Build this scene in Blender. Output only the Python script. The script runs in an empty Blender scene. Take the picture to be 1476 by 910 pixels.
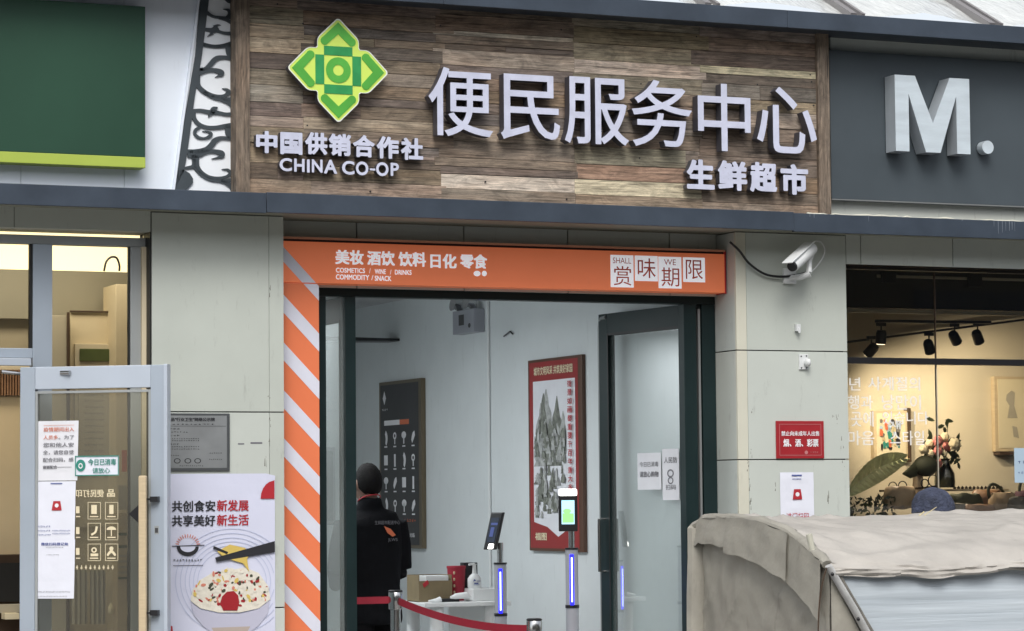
import bpy, bmesh, math, random
import numpy as np
from mathutils import Vector, Matrix, noise
random.seed(7)
sc = bpy.context.scene
col = sc.collection
R = math.radians

# ------------------------------------------------------------------ camera
EYE = Vector((0, -15.3, 1.55))
FPX, CX, CY = 3970.0, 738.0, 455.0
YAW, PITCH, ROLL = 0.41064, 0.06596, -0.00915
_f = Vector((math.sin(YAW)*math.cos(PITCH), math.cos(YAW)*math.cos(PITCH), math.sin(PITCH)))
_r = Vector((math.cos(YAW), -math.sin(YAW), 0))
_u = _r.cross(_f)
CR = _r*math.cos(ROLL) + _u*math.sin(ROLL)
CU = -_r*math.sin(ROLL) + _u*math.cos(ROLL)
CF = _f
cam_d = bpy.data.cameras.new("camera")
cam = bpy.data.objects.new("camera", cam_d)
col.objects.link(cam)
cam.matrix_world = Matrix(((CR.x, CU.x, -CF.x, EYE.x), (CR.y, CU.y, -CF.y, EYE.y), (CR.z, CU.z, -CF.z, EYE.z), (0, 0, 0, 1)))
cam_d.sensor_width = 36
cam_d.lens = FPX/1476*36
cam_d.clip_start = 0.1
cam_d.clip_end = 3000
sc.camera = cam

# ------------------------------------------------------------------ world, sun, exposure
world = bpy.data.worlds.new("World")
sc.world = world
world.use_nodes = True
nt = world.node_tree
bg = nt.nodes['Background']
sky = nt.nodes.new('ShaderNodeTexSky')
sky.sky_type = 'NISHITA'
sky.sun_disc = False
sky.sun_elevation = R(47)
sky.sun_rotation = R(205)
sky.dust_density = 3.0
hs = nt.nodes.new('ShaderNodeHueSaturation')
hs.inputs['Saturation'].default_value = 0.32
nt.links.new(sky.outputs[0], hs.inputs['Color'])
nt.links.new(hs.outputs[0], bg.inputs['Color'])
bg.inputs['Strength'].default_value = 0.13
sun_d = bpy.data.lights.new("sun", 'SUN')
sun_d.energy = 1.1
sun_d.angle = R(28)
sun_d.color = (1, 0.97, 0.93)
sun = bpy.data.objects.new("sun", sun_d)
col.objects.link(sun)
sun.location = (-5, -20, 25)
sun.rotation_euler = Vector((-0.26, -0.68, 0.80)).to_track_quat('Z', 'Y').to_euler()
sc.view_settings.view_transform = 'Standard'
sc.view_settings.look = 'None'
sc.view_settings.exposure = 0.62
sc.view_settings.gamma = 1
sc.cycles.use_denoising = True
sc.cycles.max_bounces = 8
sc.cycles.transparent_max_bounces = 16
sc.cycles.sample_clamp_indirect = 4

# ------------------------------------------------------------------ pixel -> point on a real plane
def ray(px, py):
    return CF*FPX + CR*(px-CX) - CU*(py-CY)
def at(px, py, Y):
    d = ray(px, py)
    return EYE + d*((Y-EYE.y)/d.y)
def onx(px, py, X):
    d = ray(px, py)
    return EYE + d*((X-EYE.x)/d.x)
def Z(px, py, Y): return at(px, py, Y).z
def X(px, Y, py=500): return at(px, py, Y).x

# ------------------------------------------------------------------ materials
def srgb(r, g, b):
    return tuple(((c/255)/12.92 if c/255 <= 0.04045 else ((c/255+0.055)/1.055)**2.4) for c in (r, g, b))
def mat(name, c, rough=0.6, metal=0.0, var=0.0, scale=3.0, bump=0.0, bscale=60.0, dirt=0.0, emit=0, stretch=None, spec=0.5, coat=0.0):
    m = bpy.data.materials.new(name)
    m.use_nodes = True
    n = m.node_tree.nodes; l = m.node_tree.links
    b = n['Principled BSDF']
    b.inputs['Base Color'].default_value = (*c, 1)
    b.inputs['Roughness'].default_value = rough
    b.inputs['Metallic'].default_value = metal
    b.inputs['Specular IOR Level'].default_value = spec
    b.inputs['Coat Weight'].default_value = coat
    if emit:
        b.inputs['Emission Color'].default_value = (*c, 1)
        b.inputs['Emission Strength'].default_value = emit
    geo = n.new('ShaderNodeNewGeometry')
    mp = n.new('ShaderNodeMapping')
    if stretch: mp.inputs['Scale'].default_value = stretch
    l.new(geo.outputs['Position'], mp.inputs['Vector'])
    if var or dirt:
        ns = n.new('ShaderNodeTexNoise'); ns.inputs['Scale'].default_value = scale; ns.inputs['Detail'].default_value = 7; ns.inputs['Roughness'].default_value = 0.62
        l.new(mp.outputs[0], ns.inputs['Vector'])
        mr = n.new('ShaderNodeMapRange'); mr.inputs[1].default_value = 0.28; mr.inputs[2].default_value = 0.72
        mr.inputs[3].default_value = 1-var; mr.inputs[4].default_value = 1+var
        l.new(ns.outputs['Fac'], mr.inputs[0])
        mx = n.new('ShaderNodeMix'); mx.data_type = 'RGBA'; mx.blend_type = 'MULTIPLY'; mx.inputs[0].default_value = 1
        mx.inputs[6].default_value = (*c, 1)
        l.new(mr.outputs[0], mx.inputs[7])
        out = mx.outputs[2]
        if dirt:
            n2 = n.new('ShaderNodeTexNoise'); n2.inputs['Scale'].default_value = 7; n2.inputs['Detail'].default_value = 10; n2.inputs['Roughness'].default_value = .75
            mp2 = n.new('ShaderNodeMapping'); mp2.inputs['Scale'].default_value = (2.2, 2.2, .5)
            l.new(geo.outputs['Position'], mp2.inputs['Vector']); l.new(mp2.outputs[0], n2.inputs['Vector'])
            r2 = n.new('ShaderNodeMapRange'); r2.inputs[1].default_value = .58; r2.inputs[2].default_value = .8
            r2.inputs[3].default_value = 0; r2.inputs[4].default_value = dirt
            l.new(n2.outputs['Fac'], r2.inputs[0])
            m2 = n.new('ShaderNodeMix'); m2.data_type = 'RGBA'
            l.new(r2.outputs[0], m2.inputs[0]); l.new(out, m2.inputs[6]); m2.inputs[7].default_value = (.09, .08, .065, 1)
            out = m2.outputs[2]
        l.new(out, b.inputs['Base Color'])
        rr = n.new('ShaderNodeMapRange'); rr.inputs[3].default_value = max(.03, rough-.1); rr.inputs[4].default_value = min(1, rough+.1)
        l.new(ns.outputs['Fac'], rr.inputs[0]); l.new(rr.outputs[0], b.inputs['Roughness'])
    if bump:
        nb = n.new('ShaderNodeTexNoise'); nb.inputs['Scale'].default_value = bscale; nb.inputs['Detail'].default_value = 4
        l.new(mp.outputs[0], nb.inputs['Vector'])
        bp = n.new('ShaderNodeBump'); bp.inputs['Strength'].default_value = bump; bp.inputs['Distance'].default_value = 0.02
        l.new(nb.outputs['Fac'], bp.inputs['Height']); l.new(bp.outputs[0], b.inputs['Normal'])
    return m
def glass(name, tint=(1, 1, 1), rough=0.02, haze=0.0, hcol=(.5, .55, .55), refl=1.0):
    m = bpy.data.materials.new(name); m.use_nodes = True
    n = m.node_tree.nodes; l = m.node_tree.links
    n.remove(n['Principled BSDF'])
    o = n['Material Output']
    t = n.new('ShaderNodeBsdfTransparent'); t.inputs[0].default_value = (*tint, 1)
    g = n.new('ShaderNodeBsdfGlossy'); g.inputs['Roughness'].default_value = rough
    fr = n.new('ShaderNodeFresnel'); fr.inputs['IOR'].default_value = 1.5
    mu = n.new('ShaderNodeMath'); mu.operation = 'MULTIPLY'; mu.inputs[1].default_value = refl
    l.new(fr.outputs[0], mu.inputs[0])
    mx = n.new('ShaderNodeMixShader'); l.new(mu.outputs[0], mx.inputs[0])
    src = t.outputs[0]
    if haze:
        d = n.new('ShaderNodeBsdfDiffuse'); d.inputs[0].default_value = (*hcol, 1)
        mh = n.new('ShaderNodeMixShader')
        ns = n.new('ShaderNodeTexNoise'); ns.inputs['Scale'].default_value = 2.5; ns.inputs['Detail'].default_value = 6
        geo = n.new('ShaderNodeNewGeometry'); l.new(geo.outputs['Position'], ns.inputs['Vector'])
        mr = n.new('ShaderNodeMapRange'); mr.inputs[3].default_value = haze*.5; mr.inputs[4].default_value = haze*1.5
        l.new(ns.outputs['Fac'], mr.inputs[0]); l.new(mr.outputs[0], mh.inputs[0])
        l.new(t.outputs[0], mh.inputs[1]); l.new(d.outputs[0], mh.inputs[2]); src = mh.outputs[0]
    l.new(src, mx.inputs[1]); l.new(g.outputs[0], mx.inputs[2]); l.new(mx.outputs[0], o.inputs[0])
    return m
def wood_mat(name, vert=False):
    """weathered boards: base from the object's own colour, long grain, cracks, knots"""
    m = bpy.data.materials.new(name); m.use_nodes = True
    n = m.node_tree.nodes; l = m.node_tree.links; b = n['Principled BSDF']
    oi = n.new('ShaderNodeObjectInfo'); geo = n.new('ShaderNodeNewGeometry')
    add = n.new('ShaderNodeVectorMath'); add.operation = 'ADD'
    sc_ = n.new('ShaderNodeVectorMath'); sc_.operation = 'SCALE'; sc_.inputs[0].default_value = (37, 11, 23)
    l.new(oi.outputs['Random'], sc_.inputs['Scale'])
    l.new(geo.outputs['Position'], add.inputs[0]); l.new(sc_.outputs[0], add.inputs[1])
    def nz(scale, detail, st, rough=.6, dist=0):
        mp = n.new('ShaderNodeMapping'); mp.inputs['Scale'].default_value = (st[2], st[1], st[0]) if vert else st
        l.new(add.outputs[0], mp.inputs['Vector'])
        t = n.new('ShaderNodeTexNoise'); t.inputs['Scale'].default_value = scale; t.inputs['Detail'].default_value = detail
        t.inputs['Roughness'].default_value = rough; t.inputs['Distortion'].default_value = dist
        l.new(mp.outputs[0], t.inputs['Vector']); return t.outputs['Fac']
    def rng(s, a, bb, c, d):
        r = n.new('ShaderNodeMapRange'); l.new(s, r.inputs[0])
        for i, v in enumerate((a, bb, c, d)): r.inputs[i+1].default_value = v
        return r.outputs[0]
    grain = nz(1, 10, (4.5, 10, 90), .72, .9)
    blot = nz(1, 6, (4.5, 4, 11), .7, 1.6)
    crack = nz(1, 4, (2.2, 8, 120), .5, 1.2)
    hue = nz(1, 2, (1.3, 1, 7))
    def mul(c1, f):
        x = n.new('ShaderNodeMix'); x.data_type = 'RGBA'; x.blend_type = 'MULTIPLY'; x.inputs[0].default_value = 1
        l.new(c1, x.inputs[6]); l.new(f, x.inputs[7]); return x.outputs[2]
    c = mul(oi.outputs['Color'], rng(grain, .32, .68, .42, 1.75))
    c = mul(c, rng(blot, .3, .72, .58, 1.5))
    c = mul(c, rng(crack, .34, .42, .4, 1.0))
    tint = n.new('ShaderNodeMix'); tint.data_type = 'RGBA'
    l.new(rng(hue, .45, .75, 0, .5), tint.inputs[0]); l.new(c, tint.inputs[6])
    mm = n.new('ShaderNodeMix'); mm.data_type = 'RGBA'; mm.blend_type = 'MULTIPLY'; mm.inputs[0].default_value = 1
    l.new(c, mm.inputs[6]); mm.inputs[7].default_value = (1.15, .93, .78, 1)
    l.new(mm.outputs[2], tint.inputs[7])
    l.new(tint.outputs[2], b.inputs['Base Color'])
    b.inputs['Roughness'].default_value = .78
    bp = n.new('ShaderNodeBump'); bp.inputs['Strength'].default_value = .8; bp.inputs['Distance'].default_value = .004
    l.new(grain, bp.inputs['Height']); l.new(bp.outputs[0], b.inputs['Normal'])
    return m

M = {}
M['clad'] = mat('wall_cladding', (.53, .565, .52), .42, 0, .07, 1.2, .05, 3, dirt=.5)
M['clad_cream'] = mat('cream_trim', (.60, .59, .49), .45, 0, .05, 2, dirt=.3)
M['white_clad'] = mat('white_cladding', (.76, .82, .90), .4, 0, .06, 1.3, .08, 2.0, dirt=.15)
M['fascia'] = mat('slate_fascia', (.048, .064, .088), .42, .2, .2, 3.5, .06, 5, dirt=.12)
M['soffit'] = mat('soffit', (.33, .33, .27), .6, 0, .08, 3, dirt=.3)
M['black'] = mat('black_gap', (.012, .012, .012), .7)
M['green_board'] = mat('green_board', (.016, .058, .034), .5, 0, .12, 1.5, .05, 2, spec=.35)
M['lime'] = mat('lime_strip', (.38, .48, .075), .5, 0, .04, 3)
M['iron'] = mat('iron_scroll', (.045, .058, .068), .5, 0, .1, 8)
M['wood'] = wood_mat('weathered_wood')
M['wood_v'] = wood_mat('weathered_post_wood', True)
M['letter_face'] = mat('letter_face', (.56, .585, .72), .38, 0, .10, 11, coat=.1, dirt=.12)
M['letter_side'] = mat('letter_side', (.10, .10, .12), .4, .5)
M['alu_face'] = mat('brushed_metal', (.62, .70, .75), .42, .25, .12, 2.5, .05, 8, stretch=(1, 1, 5))
M['alu_side'] = mat('brushed_side', (.55, .60, .64), .4, .4, .12, 3)
M['logo_lime'] = mat('logo_lime', (.62, .80, .14), .35)
M['logo_rim'] = mat('logo_rim', (.75, .78, .72), .4)
M['logo_green'] = mat('logo_green', (.09, .40, .055), .35, 0, .18, 4)
M['logo_teal'] = mat('logo_teal', (.03, .29, .085), .35, 0, .25, 6)
M['mpanel'] = mat('grey_panel', (.060, .076, .088), .5, .0, .12, 1.5, .06, 2.2, spec=.4)
M['orange'] = mat('orange_panel', (.80, .205, .085), .42, 0, .05, 2, .05, 5, dirt=.12)
M['lightbox'] = mat('orange_banner_glow', (.80, .205, .085), .42, 0, .05, 2, .05, 5, dirt=.12, emit=.13)  # added glow brightens the banner under the canopy
M['lightbox_white'] = mat('lightbox_print', (.80, .80, .84), .5, emit=.28)  # the banner's white print gets the same added glow
M['orange_trim'] = mat('orange_trim', (.62, .28, .17), .5)
M['stripe'] = mat('white_vinyl', (.68, .69, .78), .4, 0, .06, 5, dirt=.15)
M['white'] = mat('white_print', (.80, .80, .82), .5)
M['redprint'] = mat('red_print', (.42, .02, .03), .5)
M['orangeprint'] = mat('orange_print', (.62, .16, .07), .5)
M['blackprint'] = mat('black_print', (.02, .02, .025), .5)
M['greyprint'] = mat('grey_print', (.16, .16, .18), .5)
M['blueprint'] = mat('blue_print', (.06, .09, .30), .5)
M['frame_green'] = mat('dark_green_frame', (.009, .022, .023), .45, .1, .15, 4, spec=.3)
M['frame_edge'] = mat('frame_edge', (.25, .26, .26), .4, .4)
M['gasket'] = mat('gasket', (.006, .007, .007), .5)
M['glass'] = glass('door_glass', (.90, .94, .93), .03, .20, (.60, .68, .67), refl=.35)  # diffuse haze paints in the pale interior mirrored by the panes
M['glass_clear'] = glass('shop_glass', (.93, .93, .91), .02, .0)
M['glass_dusty'] = glass('dusty_glass', (.86, .86, .80), .04, .07, (.5, .5, .45))
M['iwall'] = mat('interior_paint', (.66, .70, .71), .6, 0, .06, 1.3, .04, 4, dirt=.25)
M['iceil'] = mat('ceiling_paint', (.52, .53, .54), .8, 0, .05, 2)
M['ifloor'] = mat('floor_tile', (.36, .36, .35), .3, 0, .1, 4)
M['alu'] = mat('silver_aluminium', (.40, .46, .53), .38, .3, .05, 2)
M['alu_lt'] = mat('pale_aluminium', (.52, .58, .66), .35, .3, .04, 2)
M['alu_dk'] = mat('shaded_aluminium', (.34, .36, .36), .4, .15, .06, 2)  # greyer, darker aluminium tone for rails, mullion and beads
M['paper'] = mat('paper', (.74, .76, .84), .6, 0, .03, 8, .2, 9)
M['paper_warm'] = mat('paper_plain', (.72, .73, .77), .6, 0, .04, 8, .3, 7)
M['plaque'] = mat('steel_plaque', (.265, .28, .285), .4, .3, .12, 5)
M['plaque_rim'] = mat('steel_rim', (.14, .15, .155), .35, .6)
M['poster'] = mat('poster_paper', (.66, .68, .82), .35, 0, .02, 3, .25, 5)
M['tealprint'] = mat('teal_print', (.03, .24, .19), .5)
M['red'] = mat('red_sign', (.34, .018, .025), .4, 0, .06, 8)
M['redframe'] = mat('red_poster', (.30, .03, .03), .4, 0, .04, 5)
M['brownframe'] = mat('brown_frame', (.10, .05, .03), .4)
M['charcoal'] = mat('charcoal_board', (.045, .045, .047), .5, 0, .05, 5)
M['gold'] = mat('bronze_frame', (.16, .13, .085), .4, .4)
M['chrome'] = mat('chrome', (.55, .55, .55), .18, 1.0)
M['plastic_w'] = mat('white_plastic', (.68, .70, .70), .4)
M['plastic_g'] = mat('grey_plastic', (.35, .36, .40), .35, .2)
M['plastic_k'] = mat('black_plastic', (.012, .012, .014), .35)
M['belt'] = mat('red_belt', (.30, .012, .03), .6, 0, .1, 30)
M['led'] = mat('blue_led', (.015, .015, 1.0), .4, emit=1.5)
M['ledcore'] = mat('white_led', (.30, .36, 1.0), .4, emit=5.0)
M['lampw'] = mat('white_lamp', (1, 1, .95), .4, emit=4)
M['screen'] = mat('kiosk_screen', (.35, .62, .75), .3, emit=.9)
M['screen_d'] = mat('dark_screen', (.025, .035, .06), .15)
M['card'] = mat('cardboard', (.20, .155, .085), .7, 0, .12, 12)
M['skin'] = mat('skin', (.26, .155, .115), .55, 0, .08, 25)
M['hair'] = mat('black_hair', (.008, .0075, .0075), .8, 0, .4, 80, .5, 150, spec=.15)
M['jacket'] = mat('black_jacket', (.006, .0065, .008), .9, 0, .3, 10, .5, 14, spec=.1)
M['trouser'] = mat('black_trousers', (.006, .006, .007), .9, 0, .2, 10, .4, 12, spec=.1)
M['tarp'] = mat('khaki_tarpaulin', (.32, .305, .26), .55, 0, .18, 3.5, .45, 9, dirt=.5)
M['tarp_pale'] = mat('pale_tarpaulin', (.44, .415, .375), .5, 0, .14, 3.5, .4, 9, dirt=.3)
M['paint_w'] = mat('chipped_white_paint', (.50, .50, .49), .4, 0, .12, 12, .2, 20, dirt=.6)
M['warmwall'] = mat('warm_wall', (.62, .55, .41), .7, 0, .04, 2)
M['creamwall'] = mat('cream_wall', (.66, .57, .40), .6, 0, .05, 2)
M['darkceil'] = mat('dark_ceiling', (.02, .018, .013), .7, 0, .4, 3)
M['taupe'] = mat('taupe_panel', (.44, .40, .31), .5, 0, .06, 2)
M['darkwood'] = mat('dark_wood', (.06, .035, .02), .5, 0, .2, 8)
M['coverlight'] = mat('cove_light', (1.0, .87, .52), .5, emit=1.1)
M['leaf'] = mat('leaf_green', (.075, .10, .03), .5, 0, .25, 14)
M['leaf_dk'] = mat('leaf_dark', (.02, .03, .012), .5, 0, .3, 20)
M['palm'] = mat('palm_leaf', (.50, .53, .28), .45, 0, .25, 14)
M['lightwood'] = mat('light_wood', (.56, .45, .29), .5, 0, .1, 10, stretch=(1, 1, 8))
M['cream'] = mat('cream_petal', (.75, .66, .45), .6)
M['pink'] = mat('pink_petal', (.70, .25, .22), .6)
M['straw'] = mat('straw', (.55, .47, .28), .7, 0, .1, 30)
M['brownbag'] = mat('brown_leather', (.24, .13, .07), .5, 0, .3, 9, .3, 20)
M['tanbag'] = mat('tan_canvas', (.38, .28, .18), .6, 0, .25, 9, .3, 20)
M['olivebag'] = mat('olive_cloth', (.055, .06, .035), .7, 0, .2, 9)
M['greybag'] = mat('grey_cloth', (.18, .17, .15), .7, 0, .2, 9, .3, 20)
M['plumbag'] = mat('plum_cloth', (.08, .03, .05), .7, 0, .2, 9)
M['knit'] = mat('blue_knit', (.05, .06, .10), .85, 0, .6, 9, .9, 60)
M['bluepaper'] = mat('blue_paper', (.40, .52, .62), .5)
M['pave'] = mat('pavement', (.22, .21, .20), .8, 0, .15, 2, .3, 30)
M['groundm'] = mat('ground', (.12, .12, .115), .9, 0, .2, .6, .3, 20)
M['rubber'] = mat('rubber', (.02, .02, .02), .8)
M['coat'] = mat('dark_coat', (.03, .03, .04), .8, 0, .2, 10)
M['roofsheet'] = mat('roof_film', (.66, .68, .66), .22, 0, .12, 5, .9, 6, stretch=(3, 1, 1), coat=.4)
M['ribm'] = mat('roof_rib', (.22, .21, .21), .5)

def film_mat():
    m = bpy.data.materials.new('clear_plastic_film'); m.use_nodes = True
    n = m.node_tree.nodes; l = m.node_tree.links; b = n['Principled BSDF']
    b.inputs['Roughness'].default_value = .22; b.inputs['Alpha'].default_value = .93
    b.inputs['Specular IOR Level'].default_value = .8
    geo = n.new('ShaderNodeNewGeometry'); mp = n.new('ShaderNodeMapping'); mp.inputs['Scale'].default_value = (.55, 1, 15)
    l.new(geo.outputs['Position'], mp.inputs[0])
    t = n.new('ShaderNodeTexNoise'); t.inputs['Scale'].default_value = 1.6; t.inputs['Detail'].default_value = 5; t.inputs['Distortion'].default_value = .25
    l.new(mp.outputs[0], t.inputs['Vector'])
    cr = n.new('ShaderNodeValToRGB')
    cr.color_ramp.elements[0].color = (.40, .46, .51, 1); cr.color_ramp.elements[-1].color = (.66, .72, .76, 1)  # sky sheen and fold shading are put into the base colour
    l.new(t.outputs[0], cr.inputs[0]); l.new(cr.outputs[0], b.inputs['Base Color'])
    bp = n.new('ShaderNodeBump'); bp.inputs['Strength'].default_value = .6; bp.inputs['Distance'].default_value = .014
    l.new(t.outputs[0], bp.inputs['Height']); l.new(bp.outputs[0], b.inputs['Normal'])
    return m
M['film'] = film_mat()

# ------------------------------------------------------------------ mesh helpers
class MB:
    def __init__(s): s.v = []; s.f = []; s.mi = []
    def quad(s, *p, mi=0):
        b = len(s.v); s.v += [tuple(q) for q in p]; s.f.append(tuple(range(b, b+len(p)))); s.mi.append(mi); return s
    def box(s, x0, x1, y0, y1, z0, z1, mi=0):
        if x0 > x1: x0, x1 = x1, x0
        if y0 > y1: y0, y1 = y1, y0
        if z0 > z1: z0, z1 = z1, z0
        b = len(s.v)
        s.v += [(x, y, z) for z in (z0, z1) for y in (y0, y1) for x in (x0, x1)]
        for q in ((0, 2, 3, 1), (4, 5, 7, 6), (0, 1, 5, 4), (1, 3, 7, 5), (3, 2, 6, 7), (2, 0, 4, 6)):
            s.f.append(tuple(b+i for i in q)); s.mi.append(mi)
        return s
    def obox(s, c, ax, ay, az, mi=0):
        """oriented box from centre and three half-extent vectors"""
        b = len(s.v); c = Vector(c); ax = Vector(ax); ay = Vector(ay); az = Vector(az)
        s.v += [tuple(c+ax*i+ay*j+az*k) for k in (-1, 1) for j in (-1, 1) for i in (-1, 1)]
        for q in ((0, 2, 3, 1), (4, 5, 7, 6), (0, 1, 5, 4), (1, 3, 7, 5), (3, 2, 6, 7), (2, 0, 4, 6)):
            s.f.append(tuple(b+i for i in q)); s.mi.append(mi)
        return s
    def tube(s, pts, rad, n=10, cap=True, mi=0, flat=None, up=None):
        pts = [Vector(p) for p in pts]
        if not isinstance(rad, (list, tuple)): rad = [rad]*len(pts)
        b = len(s.v); prev = None
        for i, p in enumerate(pts):
            d = (pts[min(i+1, len(pts)-1)]-pts[max(i-1, 0)]).normalized()
            if up is not None: a = Vector(up) - d*d.dot(Vector(up))
            elif prev is None:
                a = d.cross(Vector((0, 0, 1)))
                if a.length < 1e-3: a = d.cross(Vector((1, 0, 0)))
            else: a = prev - d*prev.dot(d)
            a.normalize(); prev = a; c = d.cross(a)
            r = rad[i]; ra, rb = (r if isinstance(r, (tuple, list)) else (r, r*(flat or 1)))
            for k in range(n):
                t = 2*math.pi*k/n
                s.v.append(tuple(p + a*math.cos(t)*ra + c*math.sin(t)*rb))
        for i in range(len(pts)-1):
            for k in range(n):
                q = (b+i*n+k, b+i*n+(k+1) % n, b+(i+1)*n+(k+1) % n, b+(i+1)*n+k)
                s.f.append(q); s.mi.append(mi)
        if cap:
            s.f.append(tuple(b+k for k in reversed(range(n)))); s.mi.append(mi)
            e = b+(len(pts)-1)*n
            s.f.append(tuple(e+k for k in range(n))); s.mi.append(mi)
        return s
    def ell(s, c, r, nu=16, nv=10, rot=None, mi=0, jit=0):
        b = len(s.v); c = Vector(c)
        for j in range(nv+1):
            ph = math.pi*j/nv
            for i in range(nu):
                th = 2*math.pi*i/nu
                p = Vector((r[0]*math.sin(ph)*math.cos(th), r[1]*math.sin(ph)*math.sin(th), r[2]*math.cos(ph)))
                if jit: p *= 1+jit*(noise.noise(p*9+c)*2)
                if rot: p = rot @ p
                s.v.append(tuple(c+p))
        for j in range(nv):
            for i in range(nu):
                s.f.append((b+j*nu+i, b+(j+1)*nu+i, b+(j+1)*nu+(i+1) % nu, b+j*nu+(i+1) % nu)); s.mi.append(mi)
        return s
    def lathe(s, c, prof, n=20, mi=0):
        c = Vector(c)
        b = len(s.v)
        for r, z in prof:
            for k in range(n):
                t = 2*math.pi*k/n
                s.v.append((c.x+r*math.cos(t), c.y+r*math.sin(t), c.z+z))
        for i in range(len(prof)-1):
            for k in range(n):
                s.f.append((b+i*n+k, b+i*n+(k+1) % n, b+(i+1)*n+(k+1) % n, b+(i+1)*n+k)); s.mi.append(mi)
        s.f.append(tuple(b+k for k in reversed(range(n)))); s.mi.append(mi)
        e = b+(len(prof)-1)*n; s.f.append(tuple(e+k for k in range(n))); s.mi.append(mi)
        return s
    def prism(s, poly, fn, d0, d1, mi=0, mside=None):
        """poly of (u,v) extruded from depth d0 to d1 with fn(u,v,d)->point; d1 is the front"""
        b = len(s.v); n = len(poly)
        for d in (d0, d1):
            for u, v in poly: s.v.append(tuple(fn(u, v, d)))
        s.f.append(tuple(b+n+i for i in range(n))); s.mi.append(mi)
        s.f.append(tuple(b+i for i in reversed(range(n)))); s.mi.append(mi)
        ms = mi if mside is None else mside
        for i in range(n):
            s.f.append((b+i, b+(i+1) % n, b+n+(i+1) % n, b+n+i)); s.mi.append(ms)
        return s
    def build(s, name, mats, parent=None, smooth=False, bevel=0, local=False, recalc=True):
        me = bpy.data.meshes.new(name)
        me.from_pydata(s.v, [], s.f)
        if not isinstance(mats, (list, tuple)): mats = [mats]
        for m in mats: me.materials.append(m)
        for p, i in zip(me.polygons, s.mi): p.material_index = i
        if recalc or bevel:
            bm = bmesh.new(); bm.from_mesh(me)
            if recalc: bmesh.ops.recalc_face_normals(bm, faces=bm.faces)
            if bevel: bmesh.ops.bevel(bm, geom=list(bm.edges), offset=bevel, segments=2, affect='EDGES', profile=.6)
            bm.to_mesh(me); bm.free()
        if smooth:
            for p in me.polygons: p.use_smooth = True
            try: me.set_sharp_from_angle(angle=R(38))
            except Exception: pass
        return link(name, me, parent, local)
def link(name, me, parent=None, local=False):
    o = bpy.data.objects.new(name, me); col.objects.link(o)
    if parent is not None:
        o.parent = parent
        if not local and parent.type == 'EMPTY': o.location = -parent.location
    return o
def tag(o, label=None, cat=None, group=None, kind=None):
    if label: o['label'] = label
    if cat: o['category'] = cat
    if group: o['group'] = group
    if kind: o['kind'] = kind
    return o
def thing(name, loc, label, cat, group=None, rz=0):
    o = bpy.data.objects.new(name, None); col.objects.link(o)
    o.location = Vector(loc); o.rotation_euler = (0, 0, rz); o.empty_display_size = .1
    return tag(o, label, cat, group)
def struct(o): o['kind'] = 'structure'; return o
def copy_tree(o, parent=None):
    c = o.copy(); col.objects.link(c)
    if parent is not None: c.parent = parent
    for ch in [k for k in bpy.data.objects if k.parent == o]: copy_tree(ch, c)
    return c
def box(name, m, parent, *a, bevel=0, local=False):
    return MB().box(*a).build(name, m, parent, bevel=bevel, local=local)

class Face:
    """a flat surface: origin, u (width) and v (up) vectors of real length, outward normal"""
    def __init__(s, o, U, V, N=None):
        s.o = Vector(o); s.U = Vector(U); s.V = Vector(V); s.N = (Vector(N) if N is not None else s.U.cross(s.V)).normalized()
    def __call__(s, u, v, d=0): return s.o + s.U*u + s.V*v + s.N*d
def face_y(x0, x1, z0, z1, Y): return Face((x0, Y, z0), (x1-x0, 0, 0), (0, 0, z1-z0), (0, -1, 0))

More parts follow.
